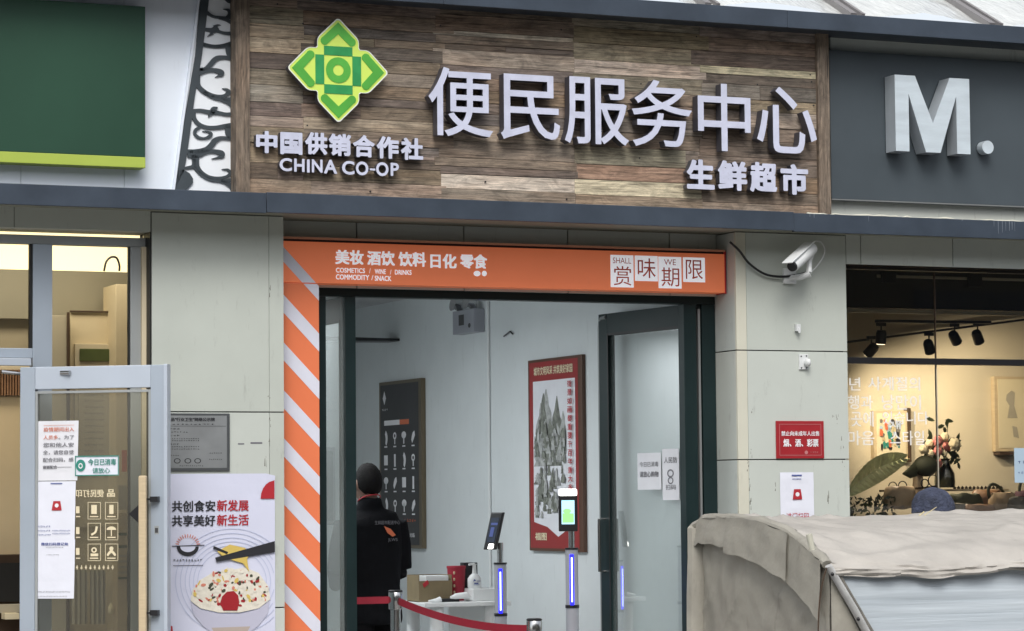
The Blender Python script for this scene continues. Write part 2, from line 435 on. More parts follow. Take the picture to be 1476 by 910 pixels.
# text -> flat or thick outline, cached
_gc = {}
from mathutils.geometry import delaunay_2d_cdt
def glyphs(body, bold=0.0, thick=False, res=3):
    """filled outline of a text, grown evenly by `bold` em, normalised to its own box"""
    bold = max(0.0, bold)
    k = (body, bold, thick, res)
    if k not in _gc:
        cu = bpy.data.curves.new('t', 'FONT'); cu.body = body; cu.resolution_u = res
        cu.fill_mode = 'FRONT'
        o = bpy.data.objects.new('t', cu); col.objects.link(o)
        bpy.context.view_layer.update()
        me = bpy.data.meshes.new_from_object(o.evaluated_get(bpy.context.evaluated_depsgraph_get()))
        bm = bmesh.new(); bm.from_mesh(me); bmesh.ops.remove_doubles(bm, verts=bm.verts, dist=1e-5)
        bm.verts.index_update()
        vs = [Vector((v.co.x, v.co.y)) for v in bm.verts]; fs = [tuple(v.index for v in f.verts) for f in bm.faces]
        be = [(e.verts[0].index, e.verts[1].index) for e in bm.edges if len(e.link_faces) == 1]
        bm.free(); bpy.data.objects.remove(o); bpy.data.curves.remove(cu); bpy.data.meshes.remove(me)
        dep = [0.0]*len(vs)
        if bold > 0 and not thick:      # flat print: five copies, each a hair above the last
            V0, F0 = list(vs), list(fs); vs, fs, dep = [], [], []
            for q, (dx, dy) in enumerate(((0, 0), (-1, -.6), (1, -.6), (-1, .6), (1, .6))):
                b0 = len(vs); vs += [v+Vector((dx, dy))*bold*.8 for v in V0]; fs += [tuple(b0+i for i in f) for f in F0]; dep += [q*.00012]*len(V0)
        if bold > 0 and thick:
            V = list(vs); E_ = [e for e in be]; w = bold
            B = np.array([[*vs[i], *vs[j]] for i, j in be])
            T = np.array([[*vs[f[0]], *vs[f[k2]], *vs[f[k2+1]]] for f in fs for k2 in range(1, len(f)-1)])
            E_ = []
            for i, j in be:
                a, b = vs[i], vs[j]; d = (b-a)
                if d.length < 1e-4: continue
                d.normalize(); n = Vector((-d.y, d.x))*w; q = len(V)
                V += [a+n, a-n, b-n, b+n]; E_ += [(q, q+1), (q+1, q+2), (q+2, q+3), (q+3, q)]
            for i in sorted({x for e in be for x in e}):
                q = len(V); V += [vs[i]+Vector((math.cos(t*math.pi/4+.39), math.sin(t*math.pi/4+.39)))*w for t in range(8)]
                E_ += [(q+t, q+(t+1) % 8) for t in range(8)]
            ov, oe, of, _a, _b, _c = delaunay_2d_cdt(V, E_, [], 0, 1e-5)
            P = np.array([[(ov[f[0]].x+ov[f[1]].x+ov[f[2]].x)/3, (ov[f[0]].y+ov[f[1]].y+ov[f[2]].y)/3] for f in of])
            A = B[:, :2]; D = B[:, 2:]-A; L2 = (D**2).sum(1)+1e-12
            t_ = np.clip(((P[:, None]-A[None])*D[None]).sum(2)/L2, 0, 1)
            dist = np.sqrt((((A[None]+t_[..., None]*D[None])-P[:, None])**2).sum(2)).min(1)
            def cr(p, q, r): return (q[..., 0]-p[..., 0])*(r[..., 1]-p[..., 1])-(q[..., 1]-p[..., 1])*(r[..., 0]-p[..., 0])
            a_, b_, c_ = T[None, :, 0:2], T[None, :, 2:4], T[None, :, 4:6]; pp = P[:, None]
            s1, s2, s3 = cr(a_, b_, pp), cr(b_, c_, pp), cr(c_, a_, pp)
            ins = (((s1 >= 0) & (s2 >= 0) & (s3 >= 0)) | ((s1 <= 0) & (s2 <= 0) & (s3 <= 0))).any(1)
            keep = ins | (dist < w*.97)
            vs = [Vector(v) for v in ov]; fs = [tuple(f) for f, g_ in zip(of, keep) if g_]
            cnt = {}
            for f in fs:
                for i in range(len(f)):
                    e = tuple(sorted((f[i], f[(i+1) % len(f)]))); cnt[e] = cnt.get(e, 0)+1
            be = [e for e, c in cnt.items() if c == 1]
            used = sorted({i for f in fs for i in f}); mp_ = {o_: n_ for n_, o_ in enumerate(used)}
            vs = [vs[i] for i in used]; fs = [tuple(mp_[i] for i in f) for f in fs]; be = [(mp_[i], mp_[j]) for i, j in be]
        x0 = min(v.x for v in vs); x1 = max(v.x for v in vs); y0 = min(v.y for v in vs); y1 = max(v.y for v in vs)
        n = len(vs); nv = [((v.x-x0)/(x1-x0), (v.y-y0)/(y1-y0), .5 if thick else dep[i_]) for i_, v in enumerate(vs)]; nz = [True]*len(fs)
        if thick:
            nv += [(a, b, -.5) for a, b, c in nv]; fs = fs + [(i, j, j+n, i+n) for i, j in be]; nz += [False]*len(be)
        _gc[k] = (nv, fs, nz, (x1-x0)/(y1-y0))
    return _gc[k]
def text(mb, body, fn, u0, v0, u1, v1, d=.0015, bold=0.02, mi=0, mirror=False):
    vs, fs, nz, _ = glyphs(body, bold)
    b = len(mb.v)
    for x, y, z in vs:
        if mirror: x = 1-x
        mb.v.append(tuple(fn(u0+(u1-u0)*x, v0+(v1-v0)*y, d+z)))
    for f in fs: mb.f.append(tuple(b+i for i in f)); mb.mi.append(mi)
def letter3d(name, ch, x0, x1, z0, z1, Yf, Yb, mats, parent, bold=.02, shear=0):
    vs, fs, nz, _ = glyphs(ch, bold, True, 4)
    mb = MB(); xm = (x0+x1)/2
    for x, y, z in vs:
        xx = x0+(x1-x0)*x
        mb.v.append((xx, Yf if z > 0 else Yb, z0+(z1-z0)*y))
    for f, q in zip(fs, nz): mb.f.append(f); mb.mi.append(0 if q else 1)
    return mb.build(name, mats, parent)
def rect(mb, fn, u0, v0, u1, v1, d=.0015, mi=0):
    mb.quad(fn(u0, v0, d), fn(u1, v0, d), fn(u1, v1, d), fn(u0, v1, d), mi=mi)
def disc(mb, fn, u, v, ru, rv, d=.0015, n=20, mi=0, a0=0, a1=2*math.pi):
    mb.quad(*[fn(u+ru*math.cos(a0+(a1-a0)*k/n), v+rv*math.sin(a0+(a1-a0)*k/n), d) for k in range(n if a1-a0 > 6.2 else n+1)], mi=mi)
def ring(mb, fn, u, v, ru, rv, w, d=.0015, n=28, mi=0, a0=0, a1=2*math.pi):
    asp = rv/ru
    for k in range(n):
        t0 = a0+(a1-a0)*k/n; t1 = a0+(a1-a0)*(k+1)/n
        mb.quad(fn(u+ru*math.cos(t0), v+rv*math.sin(t0), d), fn(u+ru*math.cos(t1), v+rv*math.sin(t1), d),
                fn(u+(ru-w)*math.cos(t1), v+(rv-w*asp)*math.sin(t1), d), fn(u+(ru-w)*math.cos(t0), v+(rv-w*asp)*math.sin(t0), d), mi=mi)
def stroke(mb, fn, pts, d0=0, d1=None, mi=0):
    """variable-width ribbon through (u,v,w) points, flat (d1 None) or thick"""
    # catmull-rom resample
    P = []
    q = [pts[0]]+list(pts)+[pts[-1]]
    for i in range(1, len(q)-2):
        for s in range(6):
            t = s/6
            P.append(tuple(.5*(2*q[i][k]+(q[i+1][k]-q[i-1][k])*t+(2*q[i-1][k]-5*q[i][k]+4*q[i+1][k]-q[i+2][k])*t*t+(3*q[i][k]-q[i-1][k]-3*q[i+1][k]+q[i+2][k])*t**3) for k in range(3)))
    P.append(tuple(pts[-1]))
    L, Rr = [], []
    for i, p in enumerate(P):
        a = P[max(i-1, 0)]; b = P[min(i+1, len(P)-1)]
        dx, dy = b[0]-a[0], b[1]-a[1]; n = math.hypot(dx, dy) or 1
        L.append((p[0]-dy/n*p[2]/2, p[1]+dx/n*p[2]/2)); Rr.append((p[0]+dy/n*p[2]/2, p[1]-dx/n*p[2]/2))
    for i in range(len(P)-1):
        qd = [L[i], L[i+1], Rr[i+1], Rr[i]]
        if d1 is None: mb.quad(*[fn(u, v, d0) for u, v in qd], mi=mi)
        else:
            mb.quad(*[fn(u, v, d1) for u, v in qd], mi=mi)
            mb.quad(fn(*L[i], d0), fn(*L[i+1], d0), fn(*L[i+1], d1), fn(*L[i], d1), mi=mi)
            mb.quad(fn(*Rr[i], d0), fn(*Rr[i+1], d0), fn(*Rr[i+1], d1), fn(*Rr[i], d1), mi=mi)
    if d1 is not None:
        for e in (0, -1): mb.quad(fn(*L[e], d0), fn(*Rr[e], d0), fn(*Rr[e], d1), fn(*L[e], d1), mi=mi)
def clip_poly(poly, xa, xb, za, zb):
    def cl(p, ins, cut):
        o = []
        for i in range(len(p)):
            a, b = p[i-1], p[i]
            if ins(b):
                if not ins(a): o.append(cut(a, b))
                o.append(b)
            elif ins(a): o.append(cut(a, b))
        return o
    def lx(v): return lambda a, b: (v, a[1]+(b[1]-a[1])*(v-a[0])/(b[0]-a[0]))
    def lz(v): return lambda a, b: (a[0]+(b[0]-a[0])*(v-a[1])/(b[1]-a[1]), v)
    for ins, cut in ((lambda p: p[0] >= xa-1e-9, lx(xa)), (lambda p: p[0] <= xb+1e-9, lx(xb)), (lambda p: p[1] >= za-1e-9, lz(za)), (lambda p: p[1] <= zb+1e-9, lz(zb))):
        if poly: poly = cl(poly, ins, cut)
    return poly
def scribble(mb, fn, u0, u1, v, h, n, d=.0015, mi=0, seed=0):
    """a line of print too small to read: short uneven strokes, each character a few marks"""
    rr = random.Random(seed); w = (u1-u0)/n
    for i in range(n):
        a = u0+i*w
        for k in range(3):
            x = a+w*(.12+.5*rr.random()); y = v+h*rr.random()*.7
            if rr.random() < .55: rect(mb, fn, a+w*.1, y, a+w*(.6+.25*rr.random()), y+h*.16, d, mi)
            else: rect(mb, fn, x, v+h*.05, x+w*.13, v+h*(.6+.4*rr.random()), d, mi)
def remeshed(name, mb, m, parent, voxel=.012, smooth=6, local=False):
    me = bpy.data.meshes.new(name); me.from_pydata(mb.v, [], mb.f)
    bm = bmesh.new(); bm.from_mesh(me); bmesh.ops.recalc_face_normals(bm, faces=bm.faces); bm.to_mesh(me); bm.free()
    o = bpy.data.objects.new(name, me); col.objects.link(o)
    r = o.modifiers.new('r', 'REMESH'); r.mode = 'VOXEL'; r.voxel_size = voxel; r.use_smooth_shade = True
    s = o.modifiers.new('s', 'SMOOTH'); s.iterations = smooth; s.factor = .5
    bpy.context.view_layer.update()
    n = bpy.data.meshes.new_from_object(o.evaluated_get(bpy.context.evaluated_depsgraph_get()))
    bpy.data.objects.remove(o); bpy.data.meshes.remove(me)
    n.name = name; n.materials.clear(); n.materials.append(m)
    for p in n.polygons: p.use_smooth = True; p.material_index = 0
    return link(name, n, parent, local)

# ================================================================== THE PLACE
YW, YB, YC, YS = 0.0, 0.25, -0.32, -0.24   # wall face, shopfront bay, canopy edge, sign board face
# ---- ground
struct(box('ground', M['groundm'], None, -400, 400, -400, 400, -.3, -.06))
struct(box('pavement', M['pave'], None, -12, 26, -5.5, .6, -.1, 0.0))
struct(box('road', M['groundm'], None, -40, 60, -16, -5.6, -.1, -.04))

# ---- what stands across the street (seen only mirrored in the shop glass)
t = thing('street_building', (10, -36, 0), 'dull brown building across the street mirrored in the shop glass', 'building')
bw = mat('dull_render', (.11, .10, .085), .8, 0, .1, .6); bb_ = mat('pale_band', (.30, .29, .26), .7, 0, .1, 1)
box('building_wall', bw, t, -45, 75, -44, -36, 0, 13)
for z_ in (3.4, 6.6, 9.8): box('floor_band', bb_, t, -45, 75, -36.15, -35.9, z_, z_+.35)
for z_ in (1.0, 4.4, 7.6, 10.8):
    for i_ in range(18): box('window', M['screen_d'], t, -40+i_*6, -37+i_*6, -35.98, -35.95, z_, z_+1.6)

# ---- levels
zc_b = Z(738, 319.5, YC); zc_t = Z(738, 291.5, YC)        # lower canopy fascia
YT = -0.50
zt_b = Z(1160, 41.5, YT); zt_t = Z(1160, 16.5, YT)        # upper fascia
XL, XR = 0.4, 14.5                                          # facade runs past both picture edges
xw_l = X(218, YW); xw_r = X(409, YW)                       # left wall panel
xp_l, xp_r = X(1062, YW), X(1221.5, YW)                    # right pier
xc0, xc1 = X(408, YB-.13), X(460, YB-.13)
zw_top = zc_b+.02

# ---- left wall between the two shops
t = thing('panelled_wall', (xw_l, 0, 0), 'pale grey green panelled wall between left shop door and orange striped column', 'wall')
box('wall_core', M['black'], t, xw_l, xw_r, .02, .24, 0, zw_top)
xs = X(388, YW)
zj1 = Z(320, 594, YW); zj2 = Z(400, 876, YW)
g = .0035
for a, b in ((xw_l, xs), (xs, xw_r)):
    for z0, z1 in ((0, zj2), (zj2, zj1), (zj1, zw_top)):
        box('wall_panel', M['clad'], t, a+(.001 if a == xs else .004), b-(.001 if b == xs else 0), 0, .02, z0+g, z1-g, bevel=.0015)
# ---- right pier
t = thing('panelled_pier', (xp_l, 0, 0), 'pale grey panelled pier right of the open doorway carrying the security camera', 'wall')
box('wall_core', M['black'], t, xp_l+.02, xp_r-.02, .02, .6, 0, zw_top)
xs = X(1077, YW); za, zb = Z(1140, 506, YW), Z(1140, 662.5, YW); zd = zb-(za-zb)
for a, b, mm in ((xp_l, xs, 'clad_cream'), (xs, xp_r, 'clad')):
    for z0, z1 in ((0, zd), (zd, zb), (zb, za), (za, zw_top)):
        box('wall_panel', M[mm], t, a, b-.002, 0, .02, z0+g, z1-g, bevel=.0015)
for z0, z1 in ((0, zd), (zd, zb), (zb, za), (za, zw_top)):
    box('reveal_panel', M['clad'], t, xp_l, xp_l+.02, .022, .6, z0+g, z1-g, bevel=.0015)
box('window_reveal', M['clad'], t, xp_r-.02, xp_r-.001, .021, .6, 0, zw_top)
# ---- strip of panels over the doorway (above the orange banner) and over the right window
t = thing('header_wall', (xw_r, YB, 3), 'strip of grey wall panels between the orange banner and the slate canopy', 'wall')
zh0 = Z(700, 420, YB)
box('wall_core', M['black'], t, xw_r, xp_l-.002, YB+.02, YB+.1, zh0, zc_b+.1)
ex = [xw_r]+[X(p, YB) for p in (515, 670, 820, 967)]+[xp_l-.003]
for a, b in zip(ex, ex[1:]):
    box('wall_panel', M['clad'], t, a+.004, b-.004, YB, YB+.02, zh0, zc_b+.1, bevel=.0015)
zwt = Z(1222, 381, .02)
t = thing('window_header_wall', (xp_r, 0, zwt), 'grey panel strip above the right shop window under the canopy', 'wall')
box('wall_core', M['black'], t, xp_r, XR, .025, .3, zwt+.004, zc_b+.05)
ex = [xp_r, X(1243, 0), X(1376, 0), X(1510, 0), XR]
for a, b in zip(ex, ex[1:]):
    box('wall_panel', M['clad'], t, a+.003, b-.003, 0, .02, zwt, zc_b+.05, bevel=.0015)
zlt = Z(100, 331, .02)
t = thing('left_header_wall', (XL, 0, zlt), 'dim grey strip above the left shop windows under the canopy', 'wall')
for a, b in ((XL, X(20, 0)), (X(20, 0), xw_l-.002)):
    box('wall_panel', M['clad'], t, a+.002, b-.002, 0.001, .25, zlt, zc_b+.05)

# ---- lower canopy
t = thing('lower_canopy', (XL, YC, zc_b), 'long slate blue metal canopy edge running under all the shop signs', 'canopy')
ex = [XL, X(385, YC), X(1147, YC), XR]
for i, (a, b) in enumerate(zip(ex, ex[1:])):
    dz = (.0, .004, -.002)[i]
    box('fascia_panel', M['fascia'], t, a+.001, b-.001, YC-(.004 if i == 1 else 0), YC+.03, zc_b+dz, zc_t+dz, bevel=.003)
box('soffit', M['soffit'], t, XL, XR, YC+.03, YB+.02, zc_b+.022, zc_b+.05)
box('ledge_top', M['fascia'], t, XL, XR, YC+.03, -.1, zc_t-.03, zc_t-.012)
mb = MB()
fn = face_y(0, 1, 0, 1, YC-.001)
rr = random.Random(3)
for px in [1170, 1176, 1255, 1390, 1436, 1442, 1448, 1453, 1458, 1462, 1466, 385, 545, 552, 850]:
    x = X(px, YC); h = rr.uniform(.02, .085) if px > 1400 else rr.uniform(.01, .05); w = rr.uniform(.002, .005)
    zz = zc_t-.004
    mb.prism([(x, zz), (x+w, zz), (x+w*.7, zz-h), (x+w*.3, zz-h)], fn, 0, .0008)
mb.build('paint_drip', mat('faded_drip', (.20, .23, .27), .6), t)
# ragged foam bead on the ledge
mb = MB(); pts = []; rad = []
for k in range(40):
    px = 1165+k*8; pts.append(Vector((X(px, YC+.05), YC+.04, zc_t-.006+rr.random()*.012))); rad.append(.004+.006*rr.random())
mb.tube(pts, rad, 6).build('sealant_bead', M['clad_cream'], t)

# ---- upper canopy / eave
t = thing('upper_eave', (XL, YT, zt_b), 'slate blue metal eave along the top of the signs', 'eave')
ex = [XL, X(640, YT, 10), X(1135, YT, 30), XR]
for a, b in zip(ex, ex[1:]):
    box('fascia_panel', M['fascia'], t, a+.001, b-.001, YT, YT+.03, zt_b, zt_t, bevel=.003)
box('soffit', M['fascia'], t, XL, XR, YT+.03, -.1, zt_b+.02, zt_b+.04)
# film roof above
t = thing('film_roof', (XL, YT, zt_t), 'sloping roof of wrinkled white film between grey ribs above the eave', 'roof')
k = .52; D = 2.2
def roofp(x, s, h=0): return Vector((x, YT+.05+s, zt_t-.02+s*k+h))
rp = [1012+6, 1246, 1436]
xr0 = [X(1026, YT, 20), X(1246, YT, 25), X(1436, YT, 35)]
step = (xr0[2]-xr0[0])/2
xs_ = [xr0[0]+step*i for i in range(-6, 7) if XL < xr0[0]+step*i < XR+step]
for a, b in zip(xs_, xs_[1:]):
    mb = MB(); nu, nv = 14, 24
    for j in range(nv+1):
        for i in range(nu+1):
            u = i/nu; v = j/nv
            h = .07*math.sin(math.pi*u) + .02*noise.noise(Vector((a+u*2.4, v*9, 1.3)))+.012*noise.noise(Vector((a+u*11, v*23, 4)))
            mb.v.append(tuple(roofp(a+(b-a)*u, v*D, h)))
    for j in range(nv):
        for i in range(nu):
            q = j*(nu+1)+i; mb.f.append((q, q+1, q+nu+2, q+nu+1)); mb.mi.append(0)
    mb.build('film_sheet', M['roofsheet'], t, smooth=True)
for a in xs_:
    for o_, w in ((0, .022), (.07, .012)):
        MB().obox(roofp(a+o_, D/2, .02), (w, 0, 0), (0, D/2, D/2*k), (0, -.01, .02)).build('roof_rib', M['ribm'], t)

# ---- white cladding behind left sign and beside the ornament
z_lo = zc_t-.03; z_hi = zt_b+.03
t = thing('white_fascia_wall', (XL, -.16, z_lo), 'white panelled fascia wall behind the green signboard', 'wall')
xsl = [XL, X(30, -.16, 250), X(179, -.16, 250), X(340, -.16, 250)]
for a, b in zip(xsl, xsl[1:]):
    box('wall_panel', M['white_clad'], t, a+.0015, b-.0015, -.16, -.14, z_lo, z_hi)
box('wall_core', M['soffit'], t, XL, XR, -.12, .0, z_lo, z_hi)
# slanted lip of the white panel
a0, a1 = at(286, 0, -.17), at(250, 272, -.17)
MB().obox((a0+a1)/2 + Vector((0, -.0, 0)), (a0-a1)*.56, (.006, 0, 0), (0, .012, 0)).build('edge_lip', M['white_clad'], t)
# ---- green signboard
t = thing('green_signboard', (2.5, -.3, z_lo), 'plain dark green signboard with a lime strip along its bottom edge', 'signboard')
gx = X(209.5, -.27, 130)
zg0 = Z(150, 214.6+10, -.27); zg1 = Z(150, 240, -.27); zgt = Z(150, 6, -.27)
box('board', M['green_board'], t, XL+.2, gx, -.27, -.162, zg0+.001, zgt, bevel=.003)
box('lime_strip', M['lime'], t, XL+.2, gx, -.273, -.162, zg1, zg0, bevel=.003)

# ---- scroll ornament
t = thing('scroll_ornament', at(300, 270, -.18), 'dark iron scrollwork panel on white backing left of the wooden signboard', 'ornament')
def orn(u, v, d): p = at(u, v, -.172); return Vector((p.x, p.y-d, p.z))
MB().prism([(305, -12), (345, -12), (345, 284), (251, 284), (290, -12)], lambda u, v, d: Vector((at(u, v, -.166).x, -.163-d, at(u, v, -.166).z)), 0, .003).build('backing', mat('ornament_backing', (.80, .84, .88), .5, 0, .03, 2), t)
def patch(name, poly): MB().prism(poly, orn, -.006, .004).build(name, M['iron'], t)
patch('side_bar', [(289.5, -12), (302.5, -12), (291, 80), (286, 108), (280.5, 140), (274, 190), (268, 232), (264, 250), (249.3, 277), (253, 250), (281.5, 80)])
patch('side_bar', [(264.5, 245), (272.7, 249.5), (278, 257.5), (278, 264), (273.3, 269.5), (265, 277), (250, 277), (256, 246)])
def scroll(tr, *pts):
    ox, oy_, k_ = tr
    mb = MB(); stroke(mb, orn, [(ox+x/k_, oy_+y/k_, w/k_) for x, y, w in pts], -.005, .003); mb.build('scroll', M['iron'], t)
TA, TC, TT = (270, 60, 8.267), (245, 165, 7.58), (280, 0, 11.37)
scroll(TA, (140, 20, 50), (230, 46, 45), (330, 60, 42), (440, 52, 50), (520, 35, 60), (620, 28, 60))
scroll(TA, (495, 50, 80), (505, 120, 90), (530, 175, 80), (570, 205, 50), (620, 215, 20))
scroll(TA, (130, 335, 40), (215, 322, 42), (275, 275, 60), (345, 205, 62), (440, 190, 45), (550, 205, 50))
scroll(TA, (110, 370, 110), (200, 352, 62), (280, 342, 52), (350, 348, 56), (405, 372, 66), (410, 396, 42), (375, 408, 26), (330, 426, 3))
scroll(TA, (105, 400, 100), (112, 470, 80), (135, 535, 55), (190, 592, 55), (270, 636, 50), (360, 655, 42), (440, 645, 36), (490, 612, 60), (470, 575, 34), (415, 560, 4))
scroll(TA, (190, 600, 40), (300, 662, 45), (400, 690, 46), (485, 725, 50), (540, 780, 52), (560, 850, 44))
scroll(TA, (400, 680, 30), (500, 690, 46), (560, 668, 40), (615, 640, 14))
scroll(TA, (50, 828, 40), (150, 822, 42), (260, 842, 50), (320, 842, 60), (390, 854, 42), (480, 868, 42), (620, 848, 50))
scroll(TA, (300, 860, 60), (312, 805, 58), (365, 784, 4)); scroll(TA, (300, 845, 56), (248, 900, 4))
scroll(TC, (258, -20, 44), (266, 50, 44), (320, 112, 44), (400, 142, 42), (500, 145, 42), (600, 130, 50), (730, 108, 50))
scroll(TC, (660, 120, 110), (650, 190, 96), (672, 245, 74), (730, 285, 20))
scroll(TC, (330, 140, 26), (282, 170, 36), (272, 215, 34), (312, 253, 32), (375, 262, 26), (435, 240, 40), (448, 208, 32), (410, 190, 20), (352, 184, 3))
scroll(TC, (170, 400, 36), (290, 405, 48), (395, 385, 60), (455, 335, 62), (495, 285, 60), (570, 258, 40), (720, 275, 36))
scroll(TC, (190, 440, 70), (300, 430, 90), (400, 410, 50), (480, 405, 46), (560, 425, 60), (572, 455, 44), (525, 472, 24), (455, 486, 3))
scroll(TC, (275, 440, 100), (285, 510, 66), (300, 575, 48), (350, 640, 40), (430, 686, 36), (530, 697, 32), (615, 682, 32), (660, 645, 36), (630, 606, 26), (565, 600, 3))
scroll(TC, (262, 575, 30), (340, 658, 34), (440, 712, 34), (560, 732, 34), (640, 765, 44), (690, 820, 50), (705, 860, 40))
scroll(TC, (560, 728, 26), (650, 725, 44), (735, 680, 22))
scroll(TC, (140, 588, 22), (200, 582, 34), (252, 568, 40), (262, 520, 40), (255, 450, 50))
scroll(TC, (700, 385, 30), (705, 420, 66), (715, 455, 30))
scroll(TT, (200, 205, 60), (300, 268, 42), (420, 288, 46), (550, 292, 40), (650, 300, 50), (690, 262, 16))
scroll(TT, (400, 300, 30), (520, 328, 46), (600, 368, 56), (652, 430, 44), (665, 545, 60))
scroll(TT, (510, 288, 24), (570, 262, 66), (588, 210, 70), (550, 166, 38), (472, 154, 4))
scroll(TT, (150, 478, 50), (230, 492, 60), (300, 502, 90), (350, 488, 104), (405, 520, 50), (500, 546, 50), (600, 550, 60), (680, 545, 60))
scroll(TT, (330, 450, 70), (385, 418, 34), (440, 420, 3)); scroll(TT, (300, 545, 60), (212, 606, 3))
scroll(TT, (110, 708, 50), (200, 742, 48), (330, 765, 52), (480, 748, 58), (600, 712, 60), (700, 690, 50))
scroll(TT, (505, -20, 30), (570, 22, 60), (660, 58, 18))

# ---- wooden signboard
xs0, xs1 = X(358.5, YS, 150), X(1175.5, YS, 150)
t = thing('wooden_signboard', (xs0, YS, z_lo), 'weathered plank signboard of the service centre with pale raised letters', 'signboard')
box('backing', M['black'], t, xs0-.06, xs1+.07, YS+.02, -.165, z_lo, z_hi)
TONES = dict(d=(.082, .064, .052), k=(.045, .039, .036), m=(.150, .118, .088), g=(.145, .128, .104), l=(.29, .245, .185), t=(.225, .178, .122),
             L=(.37, .325, .25), r=(.135, .088, .066), o=(.20, .135, .085), e=(.110, .100, .084))
COLS = [
 (359, 437, [(-20, 'm'), (8, 'g'), (33, 't'), (53, 'l'), (75, 'k'), (98, 'g'), (121, 'e'), (146, 'd'), (166, 'l'), (182, 'm'), (205, 't'), (234, 'd'), (257, 'm'), (283, None)]),
 (437, 635, [(-20, 'd'), (15, 'm'), (36, 'e'), (50, 'm'), (62, 'd'), (80, 'm'), (99, 'g'), (118, 'm'), (137, 'd'), (149, 'm'), (168, 't'), (186, 'm'), (205, 'g'), (224, 'd'), (238, 'm'), (260, 'm'), (285, None)]),
 (635, 828, [(-10, 'd'), (20, 'm'), (43, 'L'), (50, 'm'), (62, 'd'), (70, 'L'), (93, 'd'), (110, 'm'), (128, 'r'), (146, 'm'), (162, 'e'), (178, 'l'), (202, 'e'), (226, 'm'), (239, 'd'), (250, 'L'), (271, 'm'), (293, None)]),
 (828, 1011, [(0, 'm'), (18, 'g'), (38, 't'), (61, 'l'), (85, 'L'), (105, 'e'), (128, 'm'), (146, 'm'), (165, 'g'), (188, 'm'), (210, 'e'), (236, 'o'), (258, 'L'), (280, 'm'), (302, None)]),
 (1011, 1176, [(8, 'd'), (28, 'g'), (53, 'r'), (73, 'd'), (94, 'L'), (105, 'd'), (119, 'e'), (140, 'm'), (157, 'l'), (180, 'm'), (200, 'd'), (224, 'm'), (250, 'o'), (274, 'm'), (291, 't'), (312, None)]),
]
rw = random.Random(11)
splits = {(1, 3): 540, (1, 9): 520, (3, 5): 934, (3, 7): 905, (3, 10): 987, (2, 7): 790, (2, 4): 730, (4, 6): 1095, (1, 12): 548, (4, 9): 1120, (0, 11): 400}
for ci, (pa, pb, rows) in enumerate(COLS):
    xa, xb = X(pa, YS, 150), X(pb, YS, 150)
    for ri, ((y0, tn), (y1, _)) in enumerate(zip(rows, rows[1:])):
        z1, z0 = Z(pa, y0, YS), Z(pa, y1, YS)
        z0 = max(z0, z_lo); z1 = min(z1, z_hi)
        if z1-z0 < .01: continue
        segs = [(xa, xb)]
        if (ci, ri) in splits: xm = X(splits[(ci, ri)], YS, 150); segs = [(xa, xm), (xm, xb)]
        if ci > 0: segs[0] = (segs[0][0]-rw.choice((0, .02, .05, .09))*rw.random(), segs[0][1])
        if ci < 4: segs[-1] = (segs[-1][0], segs[-1][1]+rw.choice((0, .02, .05, .09))*rw.random())
        for a, b in segs:
            o_ = MB().box(a+.0008, b-.0008, YS-rw.uniform(-.003, .006), YS+.022, z0+.0012, z1-.0012).build('plank', M['wood'], t, bevel=.0018)
            c = TONES[tn]; f = rw.uniform(.8, 1.3)*1.22; c = tuple(.30*q_+.70*k_ for q_, k_ in zip((.175, .145, .112), c))
            o_.color = (c[0]*f, c[1]*f*rw.uniform(.95, 1.04), c[2]*f*rw.uniform(.9, 1.08), 1)
for a, b in ((X(340, YS-.03, 150), xs0-.002), (xs1+.002, X(1196, YS-.03, 150))):
    o_ = box('frame_post', M['wood_v'], t, a, b, YS-.03, -.163, z_lo, z_hi+.02, bevel=.003)
    o_.color = (.155, .122, .092, 1); o_.rotation_euler = (0, 0, 0)
mb = MB()
for px, py in ((400, 6), (437, 34), (1004, 53), (809, 43), (635, 37), (1168, 108), (1170, 118), (1092, 122), (845, 150), (924, 121), (443, 181), (534, 276), (817, 287), (922, 228), (1173, 152), (827, 177), (1184, 67), (1190, 280), (350, 40), (348, 230), (1157, 205), (700, 262)):
    p = at(px, py, YS-.007); mb.tube([p+Vector((0, .01, 0)), p], .005, 8)
mb.build('nail_head', M['plastic_k'], t)
LM = [M['letter_face'], M['letter_side']]
for ch, x0, y0, x1, y1 in (('便', 618, 98, 710, 197), ('民', 722, 108, 807, 202), ('服', 814, 112, 906, 208), ('务', 911, 116, 997, 212), ('中', 1006, 121, 1082, 218), ('心', 1091, 126, 1177, 221)):
    a = at(x0, (y0+y1)/2, YS-.10); b = at(x1, (y0+y1)/2, YS-.10); xm = (x0+x1)/2
    tag(letter3d('letter', ch, a.x, b.x, Z(xm, y1, YS-.10), Z(xm, y0, YS-.10), YS-.10, YS-.03, LM, t, .008), 'large pale lavender raised character %s' % ch)
for ch, x0, x1, y0, y1 in (('中', 369, 400, 189, 221), ('国', 404, 436, 191, 223), ('供', 440, 472, 191, 223), ('销', 474, 506, 193, 225), ('合', 509, 540, 195, 227), ('作', 543, 575, 197, 229), ('社', 578, 610, 199, 231)):
    xm = (x0+x1)/2
    letter3d('small_letter', ch, X(x0, YS-.06, 210), X(x1, YS-.06, 210), Z(xm, y1, YS-.06), Z(xm, y0, YS-.06), YS-.06, YS-.02, LM, t, .045)
